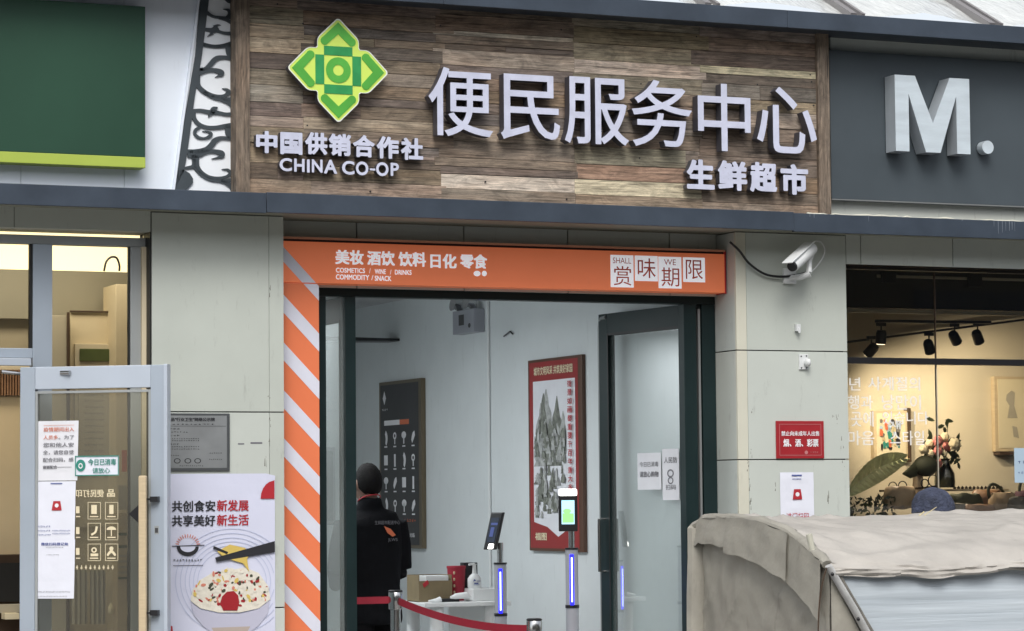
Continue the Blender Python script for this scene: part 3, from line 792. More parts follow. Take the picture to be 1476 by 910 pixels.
for ch, x0, x1, y0, y1 in (('C', 403, 421, 228, 247), ('H', 424, 439, 229, 248), ('I', 442.5, 446.5, 230, 249), ('N', 449.5, 465, 230, 249), ('A', 467, 486, 230.5, 250.5), ('C', 493, 511, 232, 252), ('O', 513, 531, 233, 253), ('-', 533, 541, 243, 246), ('O', 542, 560, 234, 254), ('P', 563, 575, 235, 254)):
    xm = (x0+x1)/2
    letter3d('small_letter', ch, X(x0, YS-.06, 240), X(x1, YS-.06, 240), Z(xm, y1, YS-.06), Z(xm, y0, YS-.06), YS-.06, YS-.02, LM, t, .03)
for ch, x0, x1, y0, y1 in (('生', 990, 1030, 230, 273), ('鲜', 1035, 1077, 232, 275), ('超', 1081, 1120, 234, 277), ('市', 1125, 1165, 237, 281)):
    xm = (x0+x1)/2
    letter3d('small_letter', ch, X(x0, YS-.07, 255), X(x1, YS-.07, 255), Z(xm, y1, YS-.07), Z(xm, y0, YS-.07), YS-.07, YS-.02, LM, t, .045)
# emblem: four-petalled cross
cxl = at(487.5, 101.5, YS-.08); rxl = (X(559, YS-.08, 101)-X(416, YS-.08, 101))/2; rzl = (Z(488, 27.5, YS-.08)-Z(488, 176, YS-.08))/2
def lg(u, v, d): return Vector((cxl.x+u*rxl, YS-.03-d, cxl.z+v*rzl))
def arc(cx_, cy_, r, a0, a1, n=6): return [(cx_+r*math.cos(R(a0+(a1-a0)*i/n)), cy_+r*math.sin(R(a0+(a1-a0)*i/n))) for i in range(n+1)]
quarter = arc(0, .93, .07, 135, 45, 4)[2:] + arc(.24, .54, .18, 45, 0, 6) + [(.42, .45), (.45, .42)] + list(reversed([(y, x) for x, y in arc(.24, .54, .18, 45, 0, 6)])) + list(reversed([(y, x) for x, y in arc(0, .93, .07, 135, 45, 4)[2:]]))
full = []
for q in range(4):
    c, s_ = [(1, 0), (0, -1), (-1, 0), (0, 1)][q]
    full += [(x*c - y*s_, x*s_ + y*c) for x, y in quarter][:-1]
em = MB().prism(full, lg, 0, .05, 0, 1).build('emblem', [M['logo_lime'], M['letter_side']], t)
mb = MB(); n = len(full)
for i in range(n):
    a, b = full[i], full[(i+1) % n]
    mb.quad(lg(a[0], a[1], .0515), lg(b[0], b[1], .0515), lg(b[0]*.972, b[1]*.972, .0515), lg(a[0]*.972, a[1]*.972, .0515))
mb.build('emblem_rim', M['logo_rim'], em)
chev = [(0, .93), (.30, .64)] + arc(.27, .56, .085, 40, -110, 5) + [(0, .70)] + [(-x, y) for x, y in reversed([(.30, .64)] + arc(.27, .56, .085, 40, -110, 5))]
barp = [(-.285, .285), (.285, .285), (.285, .46), (-.285, .46)]
for q in range(4):
    c, s_ = [(1, 0), (0, 1), (-1, 0), (0, -1)][q]
    rt = lambda L: [(x*c - y*s_, x*s_ + y*c) for x, y in L]
    # chevron is concave: two halves
    h = len(chev)
    left = [chev[0]]+[p for p in chev[1:] if p[0] > 0.0001]+[(0, .70)]
    mb = MB(); mb.prism(rt(left), lg, .05, .0535); mb.prism(rt([(-x, y) for x, y in left]), lg, .05, .0535)
    mb.build('emblem_chevron', M['logo_green'], em)
    MB().prism(rt(barp), lg, .05, .0535).build('emblem_bar', M['logo_teal'], em)
mb = MB(); ring(mb, lg, 0, 0, .25, .25, .145, .053, 32); mb.build('emblem_ring', M['logo_green'], em)

# ---- grey M signboard
YM = -.215
t = thing('grey_signboard', at(1200, 290, YM), 'dark grey signboard with a big metal letter M and a dot', 'signboard')
xm0 = X(1197, YM, 180)
zm1, zm0 = Z(1330, 80.5, YM), Z(1330, 291.5, YM)
box('board', M['mpanel'], t, xm0, XR, YM, -.162, zm0, zm1, bevel=.002)
box('wall_panel', M['clad'], t, X(1197, -.16, 300), XR, -.16, -.125, z_lo, zm0-.001)
box('wall_panel', M['clad'], t, X(1197, -.16, 60), XR, -.16, -.125, zm1+.001, z_hi)
box('board_edge', M['frame_edge'], t, xm0, XR, YM-.004, -.163, zm0-.009, zm0-.001)
YF = YM-.13
mA = at(1290.5, 165, YF); mB = at(1398, 169, YF); zt = Z(1344, 111, YF); zl = Z(1344, 220, YF)
def mf(u, v, d): return Vector((mA.x+(mB.x-mA.x)*u, YM-.01-d, zl+(zt-zl)*v))
MP = [(0, 0), (.18, 0), (.18, .76), (.40, 0), (.595, 0), (.82, .76), (.82, 0), (1, 0), (1, 1), (.735, 1), (.5, .39), (.27, 1), (0, 1)]
b = MB()
for poly in ([(0, 0), (.18, 0), (.18, 1), (0, 1)], [(.82, 0), (1, 0), (1, 1), (.82, 1)], [(.18, .76), (.40, 0), (.595, 0), (.5, .39), (.27, 1), (.18, 1)][0:6], ):
    b.prism(poly, mf, 0, .12, 0, 1)
b = MB()
bm = bmesh.new(); vf = [bm.verts.new(mf(u, v, .12)) for u, v in MP]; vb = [bm.verts.new(mf(u, v, 0)) for u, v in MP]
f1 = bm.faces.new(vf); f2 = bm.faces.new(list(reversed(vb)))
for i in range(len(MP)):
    j = (i+1) % len(MP); ff = bm.faces.new((vb[i], vb[j], vf[j], vf[i])); ff.material_index = 1
bmesh.ops.triangulate(bm, faces=[f1, f2]); bmesh.ops.recalc_face_normals(bm, faces=bm.faces)
me = bpy.data.meshes.new('letter'); bm.to_mesh(me); bm.free(); me.materials.append(M['alu_face']); me.materials.append(M['alu_side'])
tag(link('letter', me, t), 'big brushed metal letter M')
p = at(1428.5, 211.5, YF+.02)
MB().tube([Vector((p.x, YM-.01, p.z)), Vector((p.x, YM-.075, p.z))], .043, 28).build('dot', M['alu_face'], t, bevel=0)

# ================================================================== ORANGE PORTAL
YO = YB-.13
t = thing('orange_portal', (xc0, YO, 0), 'orange portal with white diagonal stripes down its left side around the shop door', 'sign')
zo_t = Z(720, 356.8, YO); zo_b = Z(720, 414.5, YO)
xo1 = xp_l-.015
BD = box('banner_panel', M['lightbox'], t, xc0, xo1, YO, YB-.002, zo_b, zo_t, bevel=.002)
box('top_trim', M['orange_trim'], t, xc0-.004, xo1, YO-.012, YB-.002, zo_t+.014, zo_t+.026)
box('trim_gap', M['black'], t, xc0, xo1-.003, YO+.01, YB-.003, zo_t, zo_t+.014)
box('end_cap', M['redprint'], t, xo1, xo1+.008, YO-.004, YB-.01, zo_b-.005, zo_t+.02)
CP = box('column_panel', M['orange'], t, xc0, xc1, YO, YB-.002, 0, zo_b-.004, bevel=.002)
fo = Face((0, YO, 0), (1, 0, 0), (0, 0, 1), (0, -1, 0))
w = xc1-xc0
P_ = (Z(410, 424, YO)-Z(410, 840, YO))/6
h_ = Z(410, 424, YO)-Z(410, 450, YO)
zs = Z(410, 424, YO)
for i in range(-1, 11):
    v = zs-i*P_; hh = h_ if i >= 0 else h_*.82
    poly = [(xc0, v), (xc0, v-hh), (xc1, v-hh-w*1.03), (xc1, v-w*1.03)]
    for (zA, zB_), par in (((.0, zo_b-.006), CP), ((zo_b+.001, zo_t-.001), BD)):
        q = clip_poly(poly, xc0+.0005, xc1-.0005, zA, zB_)
        if len(q) >= 3: MB().prism(q, fo, 0, .0015).build('stripe', M['stripe'], par)
# lettering on the banner
def oy(u, v, d): p = at(u, v, YO); return Vector((p.x, YO-d, p.z))
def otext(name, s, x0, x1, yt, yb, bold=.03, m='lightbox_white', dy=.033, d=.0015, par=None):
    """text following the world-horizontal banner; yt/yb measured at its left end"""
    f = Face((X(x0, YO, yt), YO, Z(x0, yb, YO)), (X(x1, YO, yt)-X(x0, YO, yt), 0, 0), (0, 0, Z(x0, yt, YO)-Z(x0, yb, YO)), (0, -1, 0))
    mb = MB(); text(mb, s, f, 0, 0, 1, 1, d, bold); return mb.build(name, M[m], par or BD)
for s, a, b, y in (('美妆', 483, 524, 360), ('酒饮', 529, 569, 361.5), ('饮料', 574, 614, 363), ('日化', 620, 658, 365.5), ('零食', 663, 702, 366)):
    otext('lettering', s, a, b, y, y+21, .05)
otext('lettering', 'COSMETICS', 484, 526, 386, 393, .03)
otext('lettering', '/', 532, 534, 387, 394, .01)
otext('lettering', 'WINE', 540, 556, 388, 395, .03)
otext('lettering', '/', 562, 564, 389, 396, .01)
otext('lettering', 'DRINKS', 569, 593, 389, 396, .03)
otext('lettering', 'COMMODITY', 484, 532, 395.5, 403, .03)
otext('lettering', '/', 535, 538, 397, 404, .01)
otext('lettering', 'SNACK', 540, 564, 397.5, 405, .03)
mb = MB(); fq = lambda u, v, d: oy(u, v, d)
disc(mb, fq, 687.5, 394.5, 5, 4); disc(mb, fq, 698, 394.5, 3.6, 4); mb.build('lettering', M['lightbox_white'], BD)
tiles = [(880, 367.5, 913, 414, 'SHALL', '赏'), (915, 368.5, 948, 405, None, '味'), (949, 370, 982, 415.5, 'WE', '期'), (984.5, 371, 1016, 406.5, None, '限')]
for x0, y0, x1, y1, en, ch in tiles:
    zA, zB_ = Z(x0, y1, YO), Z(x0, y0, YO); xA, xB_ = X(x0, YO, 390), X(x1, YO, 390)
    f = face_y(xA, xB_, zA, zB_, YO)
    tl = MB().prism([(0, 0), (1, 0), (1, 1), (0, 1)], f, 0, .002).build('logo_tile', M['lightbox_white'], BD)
# tile lettering goes on the banner too (a portal > banner > tile is the third level)
mb = MB()
for x0, y0, x1, y1, en, ch in tiles:
    zA, zB_ = Z(x0, y1, YO), Z(x0, y0, YO); xA, xB_ = X(x0, YO, 390), X(x1, YO, 390)
    f = face_y(xA, xB_, zA, zB_, YO-.002)
    text(mb, ch, f, .12, .06 if en else .12, .9, .66 if en else .9, .001, -.004)
    if en: text(mb, en, f, .10 if en == 'SHALL' else .24, .74, .9 if en == 'SHALL' else .76, .92, .001, .0)
mb.build('logo_lettering', mat('orange_red_print', (.55, .07, .03), .5), BD)

# ================================================================== DOORWAY
YD0, YD1 = YB+.03, YB+.10
xj0, xj1 = X(461, YD0), X(1035, YD0)-.0
xj1 = min(xj1, xp_l-.004)
zdt = Z(700, 431.5, YD1)+.0            # underside of head
zdh = zo_b+.06
ml0, ml1 = X(497, YD0), X(512, YD0)
mr0, mr1 = X(985, YD0), X(1003, YD0)
t = thing('door_frame', (xj0, YD0, 0), 'dark green metal door frame with narrow glass sidelights under the orange banner', 'door frame')
zhead = Z(740, 433, YD0)
box('head_rail', M['frame_green'], t, xj0-.05, xj1, YD0, YD1+.02, zhead, zdh, bevel=.003)
box('jamb', M['frame_green'], t, xj0-.03, X(470, YD0), YD0, YD1, 0, zhead-.001, bevel=.003)
box('jamb', M['frame_green'], t, X(1012, YD0), xj1, YD0, YD1, 0, zhead-.001, bevel=.003)
box('mullion', M['frame_green'], t, ml0, ml1, YD0-.01, YD1, 0, zhead-.001, bevel=.003)
box('mullion', M['frame_green'], t, mr0, mr1, YD0-.01, YD1, 0, zhead-.001, bevel=.003)
box('light_edge', M['frame_edge'], t, X(1006, YD0), X(1009, YD0), YD0-.006, YD1-.02, 0, zhead-.03)
MB().quad((X(470, YD0), YD0+.03, 0), (ml0, YD0+.03, 0), (ml0, YD0+.03, zhead-.002), (X(470, YD0), YD0+.03, zhead-.002)).build('side_pane', M['glass'], t)
box('side_pane', M['gasket'], t, mr1, X(1012, YD0), YD0+.03, YD0+.036, 0, zhead-.002)
# door leaves (local coordinates: x along leaf from hinge, y thickness)
zl_top = Z(985, 439, YB+.2)
def leaf(name, loc, rz, label, sgn, Lw=1.13):
    t = thing(name, loc, label, 'door', None, rz)
    zt = zl_top; st = .085
    fr = M['frame_green']
    def bx(nm, mm, a, b, y0, y1, z0, z1, par=t, bv=.004): return MB().box(a*sgn, b*sgn, y0, y1, z0, z1).build(nm, mm, par, bevel=bv, local=True)
    bx('hinge_stile', fr, 0, st, -.025, .025, .02, zt)
    bx('lock_stile', fr, Lw-.11, Lw, -.025, .025, .02, zt)
    bx('top_rail', fr, st, Lw-.11, -.024, .024, zt-.135, zt)
    bx('bottom_rail', fr, st, Lw-.11, -.024, .024, .02, .25)
    gl = MB().quad((sgn*st, 0, .24), (sgn*(Lw-.108), 0, .24), (sgn*(Lw-.108), 0, zt-.134), (sgn*st, 0, zt-.134)).build('pane', M['glass'], t, local=True)
    g2 = MB()
    for y in (-.0255, .0255):
        g2.box((st-.004)*sgn, (st+.012)*sgn, y-.002, y+.002, .25, zt-.135); g2.box((Lw-.122)*sgn, (Lw-.108)*sgn, y-.002, y+.002, .25, zt-.135); g2.box(st*sgn, (Lw-.11)*sgn, y-.002, y+.002, zt-.148, zt-.133)
    g2.build('gasket', M['gasket'], t, local=True)
    hd = MB()
    for y in (-.07, .07):
        z = 1.05; xh = (Lw-.055)*sgn; s2 = 1 if y > 0 else -1
        hd.tube([(xh, s2*.02, z), (xh, y, z), (xh, y, z+.35), (xh, s2*.02, z+.35)], .011, 8)
    hd.build('handle', M['chrome'], t, local=True)
    ed = MB().tube([((Lw+.012)*sgn, -.012, .02), ((Lw+.012)*sgn, -.012, zt-.10), ((Lw+.002)*sgn, -.012, zt-.05), ((Lw-.03)*sgn, -.020, zt-.028), ((Lw-.10)*sgn, -.026, zt-.024)], .012, 8)
    ed.build('edge_trim', M['frame_edge'], t, local=True, smooth=True)
    return t, zt
hx = X(1001, YB+.12)
rl, zt_leaf = leaf('glass_door', (hx, YB+.13, 0), R(-84)+math.pi*0, 'dark green framed glass door standing open at the right with two white papers', -1)
hl = X(503, YB+.12)
ll, _ = leaf('glass_door', (hl, YB+.13, 0), R(90), 'dark green framed glass door standing open at the left behind the narrow sidelight', 1)
# the two papers taped to the right leaf (things of their own)
ang = R(-84)
ldir = Vector((-math.cos(ang), -math.sin(ang), 0)); lnrm = Vector((math.sin(ang), -math.cos(ang), 0))
if lnrm.x > 0: lnrm = -lnrm
def onleaf(px, py, off=.008):
    o = Vector((hx, YB+.13, 0)); d = ray(px, py); n = lnrm
    q = EYE + d*((o-EYE).dot(n)/d.dot(n)); return q + n*off
def leafpaper(px0, px1, pyt, pyb, label):
    a, b = onleaf(px0, pyb), onleaf(px1, pyb); tz = onleaf((px0+px1)/2, pyt).z; bz = onleaf((px0+px1)/2, pyb).z
    a.z = b.z = bz
    t = thing('paper_notice', a, label, 'notice')
    f = Face(a, b-a, (0, 0, tz-bz), lnrm)
    MB().prism([(0, 0), (1, 0), (1, 1), (0, 1)], f, 0, .0012).build('sheet', M['paper_warm'], t)
    return t, f
tp, f = leafpaper(921, 955, 653, 706, 'white sheet with two printed lines taped left on the open right glass door')
mb = MB(); text(mb, '今日已消毒', f, .1, .62, .9, .76, .003, .01); text(mb, '请放心购物', f, .1, .34, .9, .5, .003, .03); mb.build('lettering', M['greyprint'], tp)
tp, f = leafpaper(957, 981, 647, 721, 'taller white sheet with a round figure taped right on the open right glass door')
mb = MB(); text(mb, '人民防', f, .12, .72, .9, .84, .003, .01); ring(mb, f, .5, .52, .2, .08, .07, .003); ring(mb, f, .5, .38, .17, .07, .06, .003); text(mb, '扫码', f, .2, .2, .82, .3, .003, .01); mb.build('lettering', M['greyprint'], tp)

# ================================================================== CENTRE SHOP INTERIOR
XW = 8.1
YK = 7.0; ZC = 3.16
struct(box('centre_floor', M['ifloor'], None, 5.3, 8.3, .61, YK+.1, -.06, .0))
struct(box('centre_ceiling', M['iceil'], None, 5.3, 8.3, YB+.11, YK+.1, ZC, ZC+.1))
struct(box('centre_right_wall', M['iwall'], None, XW, XW+.1, YB+.11, YK, 0, ZC))
struct(box('centre_back_wall', M['iwall'], None, 5.3, XW, YK, YK+.1, 0, ZC))
struct(box('centre_left_wall', M['iwall'], None, 5.36, 5.42, YB+.12, YK, 0, ZC))
# dark ceiling track near the back
a = at(505, 490, 5.6); b = at(585, 486, 5.6)
t = tag(MB().prism([(0, 0), (1, .3), (1, .5), (0, 1)], Face((5.3, 5.6, a.z-.03), (b.x-5.3, 0, 0), (0, 0, .09), (0, -1, 0)), -.25, 0).build('ceiling_track', M['plastic_k']), 'thin dark track hanging below the ceiling at the back of the dim shop', 'ceiling track')
# conduit
def wy(px, py, off=0): p = onx(px, py, XW); return Vector((XW-off, p.y, p.z))
c0 = wy(707, 600, .012)
o_ = MB().tube([Vector((XW-.012, c0.y, .0)), Vector((XW-.012, c0.y, ZC))], .011, 8).build('conduit', M['plastic_w'], None, smooth=True)
tag(o_, 'thin white conduit running up the interior wall beside the emergency light', 'pipe')
# emergency twin lamp
p0, p1 = wy(668, 480), wy(699, 480)
zq0, zq1 = wy(684, 481).z, wy(684, 447).z
t = thing('emergency_light', (XW, p1.y, zq0), 'white emergency light box with two round lamp heads high on the interior wall', 'emergency light')
MB().box(XW-.09, XW-.002, p1.y, p0.y, zq0, zq1).build('housing', M['plastic_g'], t, bevel=.006)
fE = Face((XW-.091, p0.y, zq0), (0, p1.y-p0.y, 0), (0, 0, zq1-zq0), (-1, 0, 0))
mb = MB(); rect(mb, fE, .3, .35, .55, .8, .001); disc(mb, fE, .8, .3, .06, .1, .001); mb.build('label_plate', M['charcoal'], t)
for q in (.18, .82):
    yy = p0.y+(p1.y-p0.y)*q
    MB().tube([(XW-.05, yy, zq1), (XW-.07, yy, zq1+.05), (XW-.12, yy, zq1+.06)], [.02, .05, .062], 14).build('lamp_head', M['chrome'], t, smooth=True)
# small bracket stain-like hook on wall
h0 = wy(727, 485, .004); h1 = wy(739, 478, .02)
tag(MB().tube([h0, h1, wy(741, 482, .01)], .006, 6).build('wall_hook', M['plastic_k']), 'small dark hook on the interior wall right of the conduit', 'hook')

# red scroll poster
def wall_face(px0, px1, pyt, pyb, off):
    a = onx(px0, pyb, XW); b = onx(px1, pyb, XW)
    zt_ = (onx(px0, pyt[0], XW).z+onx(px1, pyt[1], XW).z)/2; zb_ = (onx(px0, pyb if not isinstance(pyb, tuple) else pyb[0], XW).z)
    return a, b, zt_, zb_
ya, yb_ = onx(767, 600, XW).y, onx(845, 600, XW).y
zt_ = (onx(767, 520, XW).z+onx(845, 511, XW).z)/2; zb_ = (onx(771, 793, XW).z+onx(848, 797, XW).z)/2
t = thing('red_poster', (XW, yb_, zb_), 'tall red framed poster of an ink mountain landscape on the interior wall', 'poster')
MB().box(XW-.03, XW-.002, yb_, ya, zb_, zt_).build('frame', M['brownframe'], t, bevel=.003)
fR = Face((XW-.0305, ya, zb_), (0, yb_-ya, 0), (0, 0, zt_-zb_), (-1, 0, 0))
mb = MB(); rect(mb, fR, .03, .015, .93, .985, .001); mb.build('red_sheet', M['redframe'], t)
mb = MB(); stroke(mb, fR, [(.09, .16, .001), (.09, .89, .001)], .002); mb = MB()
mb.quad(fR(.10, .15, .002), fR(.35, .125, .002), fR(.55, .075, .002), fR(.88, .15, .002), fR(.88, .885, .002), fR(.10, .885, .002)); mb.build('picture_sheet', M['paper_warm'], t)
ink = mat('ink_wash', (.17, .18, .155), .7, 0, .65, 26)
ink2 = mat('pale_ink_wash', (.36, .37, .36), .7, 0, .55, 18)
mb = MB(); rk = random.Random(5)
pk_n = [0]
def peak(u, v0, v1, w, mi):
    pk_n[0] += 1
    n = 7; L_ = []; R_ = []
    for i in range(n+1):
        s = i/n; ww = w*(1-s)**.7*.5+.006
        L_.append((u-ww*(1+.35*rk.uniform(-1, 1)), v0+(v1-v0)*s)); R_.append((u+ww*(1+.35*rk.uniform(-1, 1)), v0+(v1-v0)*s))
    for i in range(n): mb.quad(*[fR(min(max(x, .11), .72), y, .003+.00008*pk_n[0]) for x, y in (L_[i], R_[i], R_[i+1], L_[i+1])], mi=mi)
for u, v0, v1, w, mi in ((.35, .55, .84, .3, 1), (.25, .55, .77, .22, 1), (.55, .55, .80, .22, 0), (.30, .62, .82, .14, 0), (.66, .50, .72, .16, 1), (.42, .44, .68, .34, 0), (.22, .44, .62, .2, 1), (.55, .46, .66, .2, 1)): peak(u, v0, v1, w, mi)
for i in range(120):
    u = rk.uniform(.13, .70); v = rk.choice([rk.uniform(.17, .40), rk.uniform(.44, .62)]); peak(u, v, v+rk.uniform(.03, .08), rk.uniform(.03, .10), rk.choice([0, 0, 1]))
mb.build('mountain_print', [ink, ink2], t)
mb = MB(); text(mb, '城市文明风采 共筑美好家园', fR, .12, .915, .84, .96, .003, .03); mb.build('lettering', M['cream'], t)
mb = MB(); text(mb, '福图', fR, .12, .055, .34, .095, .004, .03); mb.build('lettering', M['cream'], t)
mb = MB()
for i, ch in enumerate('街景如画都重要千百年重大多好'):
    v = .84-i*.044; text(mb, ch, fR, .77, v, .85, v+.033, .016, .03)
mb.build('lettering', M['redprint'], t)

# charcoal icon board
ya, yb_ = onx(553, 600, XW).y, onx(614, 600, XW).y
zt_ = (onx(553, 552, XW).z+onx(613, 545, XW).z)/2; zb_ = onx(616, 791, XW).z
t = thing('icon_board', (XW, yb_, zb_), 'charcoal board with four rows of small white icons behind the man in black', 'information board')
MB().box(XW-.04, XW-.002, yb_, ya, zb_, zt_).build('frame', M['gold'], t, bevel=.004)
fB = Face((XW-.0405, ya, zb_), (0, yb_-ya, 0), (0, 0, zt_-zb_), (-1, 0, 0))
mb = MB(); rect(mb, fB, .04, .02, .94, .98, .001); mb.build('board_sheet', M['charcoal'], t)
mb = MB()
mb.quad(fB(.10, .90, .003), fB(.14, .945, .003), fB(.18, .90, .003), fB(.14, .86, .003)); scribble(mb, fB, .08, .22, .825, .014, 4, .003, seed=2)
rect(mb, fB, .13, .735, .50, .765, .002)
r5 = random.Random(9)
for r_ in range(4):
    for c_ in range(4):
        u = .17+c_*.215; v = .66-r_*.135; k_ = (r_*4+c_) % 6
        if k_ == 0: stroke(mb, fB, [(u, v-.04, .03), (u+.02, v, .05), (u-.01, v+.035, .03)], .003)
        elif k_ == 1: ring(mb, fB, u, v+.01, .04, .022, .02, .003, 12); rect(mb, fB, u-.01, v-.04, u+.012, v-.01, .003)
        elif k_ == 2: disc(mb, fB, u, v+.012, .055, .022, .003, 10); rect(mb, fB, u-.012, v-.04, u+.012, v+.01, .003)
        elif k_ == 3: stroke(mb, fB, [(u-.03, v-.03, .03), (u, v, .045), (u+.04, v+.02, .03)], .003)
        elif k_ == 4: rect(mb, fB, u-.045, v-.03, u+.045, v+.03, .003)
        else: rect(mb, fB, u-.02, v-.04, u+.02, v+.035, .003)
        rect(mb, fB, u-.035, v-.058, u+.035, v-.05, .003)
text(mb, '欢迎光临', fB, .60, .065, .84, .09, .003, .02)
mb.build('white_icon', M['white'], t)
mb = MB(); rect(mb, fB, .5, .735, .72, .765, .002); scribble(mb, fB, .6, .88, .155, .02, 5, .003, seed=4); mb.build('orange_mark', M['orangeprint'], t)
# dark picture on back wall seen through the sidelight
a = at(466, 757, YK-.03); b = at(483, 645, YK-.03)
t = thing('dark_picture', a, 'narrow dark framed picture seen through the left sidelight', 'picture')
MB().box(a.x, b.x, YK-.03, YK-.002, a.z, b.z).build('frame', M['frame_edge'], t, bevel=.004)
MB().box(a.x+.015, b.x-.02, YK-.034, YK-.03, a.z+.03, b.z-.03).build('picture_sheet', M['charcoal'], t)

# ---- desk and the things on it
Yd_ = 2.3
dz = Z(680, 868, Yd_)
xd0, xd1 = X(612, Yd_, 870), X(737, Yd_, 870)
t = thing('white_desk', ((xd0+xd1)/2, Yd_+.3, 0), 'small white desk against the wall beside the face scanners', 'desk')
box('desk_top', M['plastic_w'], t, xd0, min(xd1, XW-.02), Yd_, Yd_+.6, dz-.03, dz, bevel=.006)
for x_ in (xd0+.12, xd1-.12):
    for y_ in (Yd_+.08, Yd_+.52):
        MB().tube([(x_, y_, 0), (x_, y_, dz-.031)], [.035, .05], 12).build('leg', M['plastic_w'], t, smooth=True)
box('apron', M['plastic_w'], t, xd0+.3, min(xd1, XW-.05)-.02, Yd_+.28, Yd_+.31, dz-.38, dz-.031, bevel=.003)
def deskx(px, Y): return X(px, Y, 860)
# raised grey box
x0, x1 = deskx(672, Yd_+.25), deskx(712, Yd_+.25)
zb1 = dz+.085
box_g = tag(box('flat_box', M['plastic_w'], None, x0, x1, Yd_+.12, Yd_+.42, dz, zb1, bevel=.006), 'low white box on the desk under the pump bottle', 'box')
# cardboard carton
x0, x1 = deskx(604, Yd_+.2), deskx(652, Yd_+.2); zt2 = Z(628, 829, Yd_+.2)
t = thing('cardboard_carton', ((x0+x1)/2, Yd_+.3, dz), 'open brown cardboard carton on the left end of the desk', 'box')
mb = MB(); mb.box(x0, x1, Yd_+.2, Yd_+.206, dz, zt2-.04).box(x0, x1, Yd_+.42, Yd_+.426, dz, zt2).box(x0, x0+.006, Yd_+.206, Yd_+.42, dz, zt2).box(x1-.006, x1, Yd_+.206, Yd_+.42, dz, zt2).box(x0, x1, Yd_+.206, Yd_+.42, dz, dz+.006)
mb.build('carton_wall', M['card'], t)
MB().obox(((x0+x1)/2+.02, Yd_+.3, zt2-.035), (.085, 0, 0), (0, .08, 0), (0, 0, .03)).build('packed_goods', M['plastic_w'], t, bevel=.004)
MB().obox((x0+.05, Yd_+.197, zt2-.06), (.018, 0, .014), (0, .002, 0), (-.006, 0, .012)).build('red_mark', M['redprint'], t)
# red canister
x0, x1 = deskx(647, Yd_+.3), deskx(672, Yd_+.3); zt3 = Z(658, 816, Yd_+.3); xc_ = (x0+x1)/2; rr_ = (x1-x0)/2
t = thing('red_bucket', (xc_, Yd_+.32, dz), 'round red tub between the carton and the pump bottle', 'tub')
MB().lathe((xc_, Yd_+.32, dz), [(rr_*.82, 0), (rr_*.98, (zt3-dz)*.93), (rr_*1.04, (zt3-dz)*.93), (rr_*1.04, zt3-dz), (rr_*.9, zt3-dz)], 24).build('tub_body', M['belt'], t, smooth=True)
mb = MB()
for k_ in range(4): mb.lathe((xc_-rr_*.55+.0*k_, Yd_+.32-rr_*.75, dz+.05+k_*.045), [(.006, 0), (.008, .012), (.004, .02)], 8)
mb.build('gold_mark', M['lightwood'], t)
# black bottle
xb = deskx(676, Yd_+.36); zt4 = Z(676, 811, Yd_+.36)
tag(box('black_box', M['plastic_k'], None, xb-.05, xb+.055, Yd_+.33, Yd_+.4, zb1+.001, zt4, bevel=.004), 'upright black box behind the white pump bottle', 'box')
# pump bottle
xb = deskx(684, Yd_+.22); zt5 = Z(684, 828, Yd_+.22); zt6 = Z(684, 813, Yd_+.22)
t = thing('pump_bottle', (xb, Yd_+.22, zb1), 'white hand sanitiser pump bottle with dark print on the desk', 'bottle')
MB().tube([(xb, Yd_+.22, zb1), (xb, Yd_+.22, zb1+.01), (xb, Yd_+.22, zt5-.03), (xb, Yd_+.22, zt5-.01), (xb, Yd_+.22, zt5+.005)], [(.046, .03), (.05, .033), (.05, .033), (.036, .028), (.016, .016)], 20, up=(1, 0, 0)).build('bottle_body', M['plastic_w'], t, smooth=True)
MB().tube([(xb, Yd_+.22, zt5), (xb, Yd_+.22, zt6-.01), (xb, Yd_+.22, zt6)], [.016, .013, .02], 12).tube([(xb, Yd_+.22, zt6), (xb-.045, Yd_+.21, zt6-.004)], .008, 8).build('pump', M['plastic_w'], t, smooth=True)
mb = MB(); fb = face_y(xb-.04, xb+.04, zb1+.02, zt5-.03, Yd_+.186); mb.quad(fb(.2, .6, 0), fb(.5, .75, 0), fb(.3, .95, 0)); rect(mb, fb, .55, .62, .9, .7); rect(mb, fb, .25, .1, .8, .16); rect(mb, fb, .3, .25, .7, .42); mb.build('label_print', M['blueprint'], t)
# scanner gun and cable
p = Vector((deskx(668, Yd_+.08), Yd_+.1, dz+.03))
tag(MB().tube([p+Vector((-.09, 0, 0)), p+Vector((-.05, 0, .008)), p+Vector((.03, 0, .014)), p+Vector((.055, .0, -.005))], [.008, .02, .024, .018], 12).tube([p+Vector((.03, .02, .0)), p+Vector((.09, .1, -.028))], .016, 8).build('handheld_scanner', M['plastic_w'], None, smooth=True), 'white handheld scanner lying at the front of the desk', 'scanner')
p = Vector((deskx(630, Yd_+.05), Yd_+.06, dz+.012))
tag(MB().tube([p+Vector((-.06, 0, .0)), p, p+Vector((.03, .0, .01))], [.005, .018, .02], 10).build('white_plug', M['plastic_w'], None, smooth=True), 'small white plug lying on the desk in front of the carton', 'plug')
tag(MB().obox((deskx(645, Yd_+.14), Yd_+.14, dz+.012), (.075, .01, 0), (-.005, .035, 0), (0, 0, .011)).build('black_pad', M['plastic_k'], None, bevel=.003), 'flat black pad on the desk between plug and scanner', 'pad')

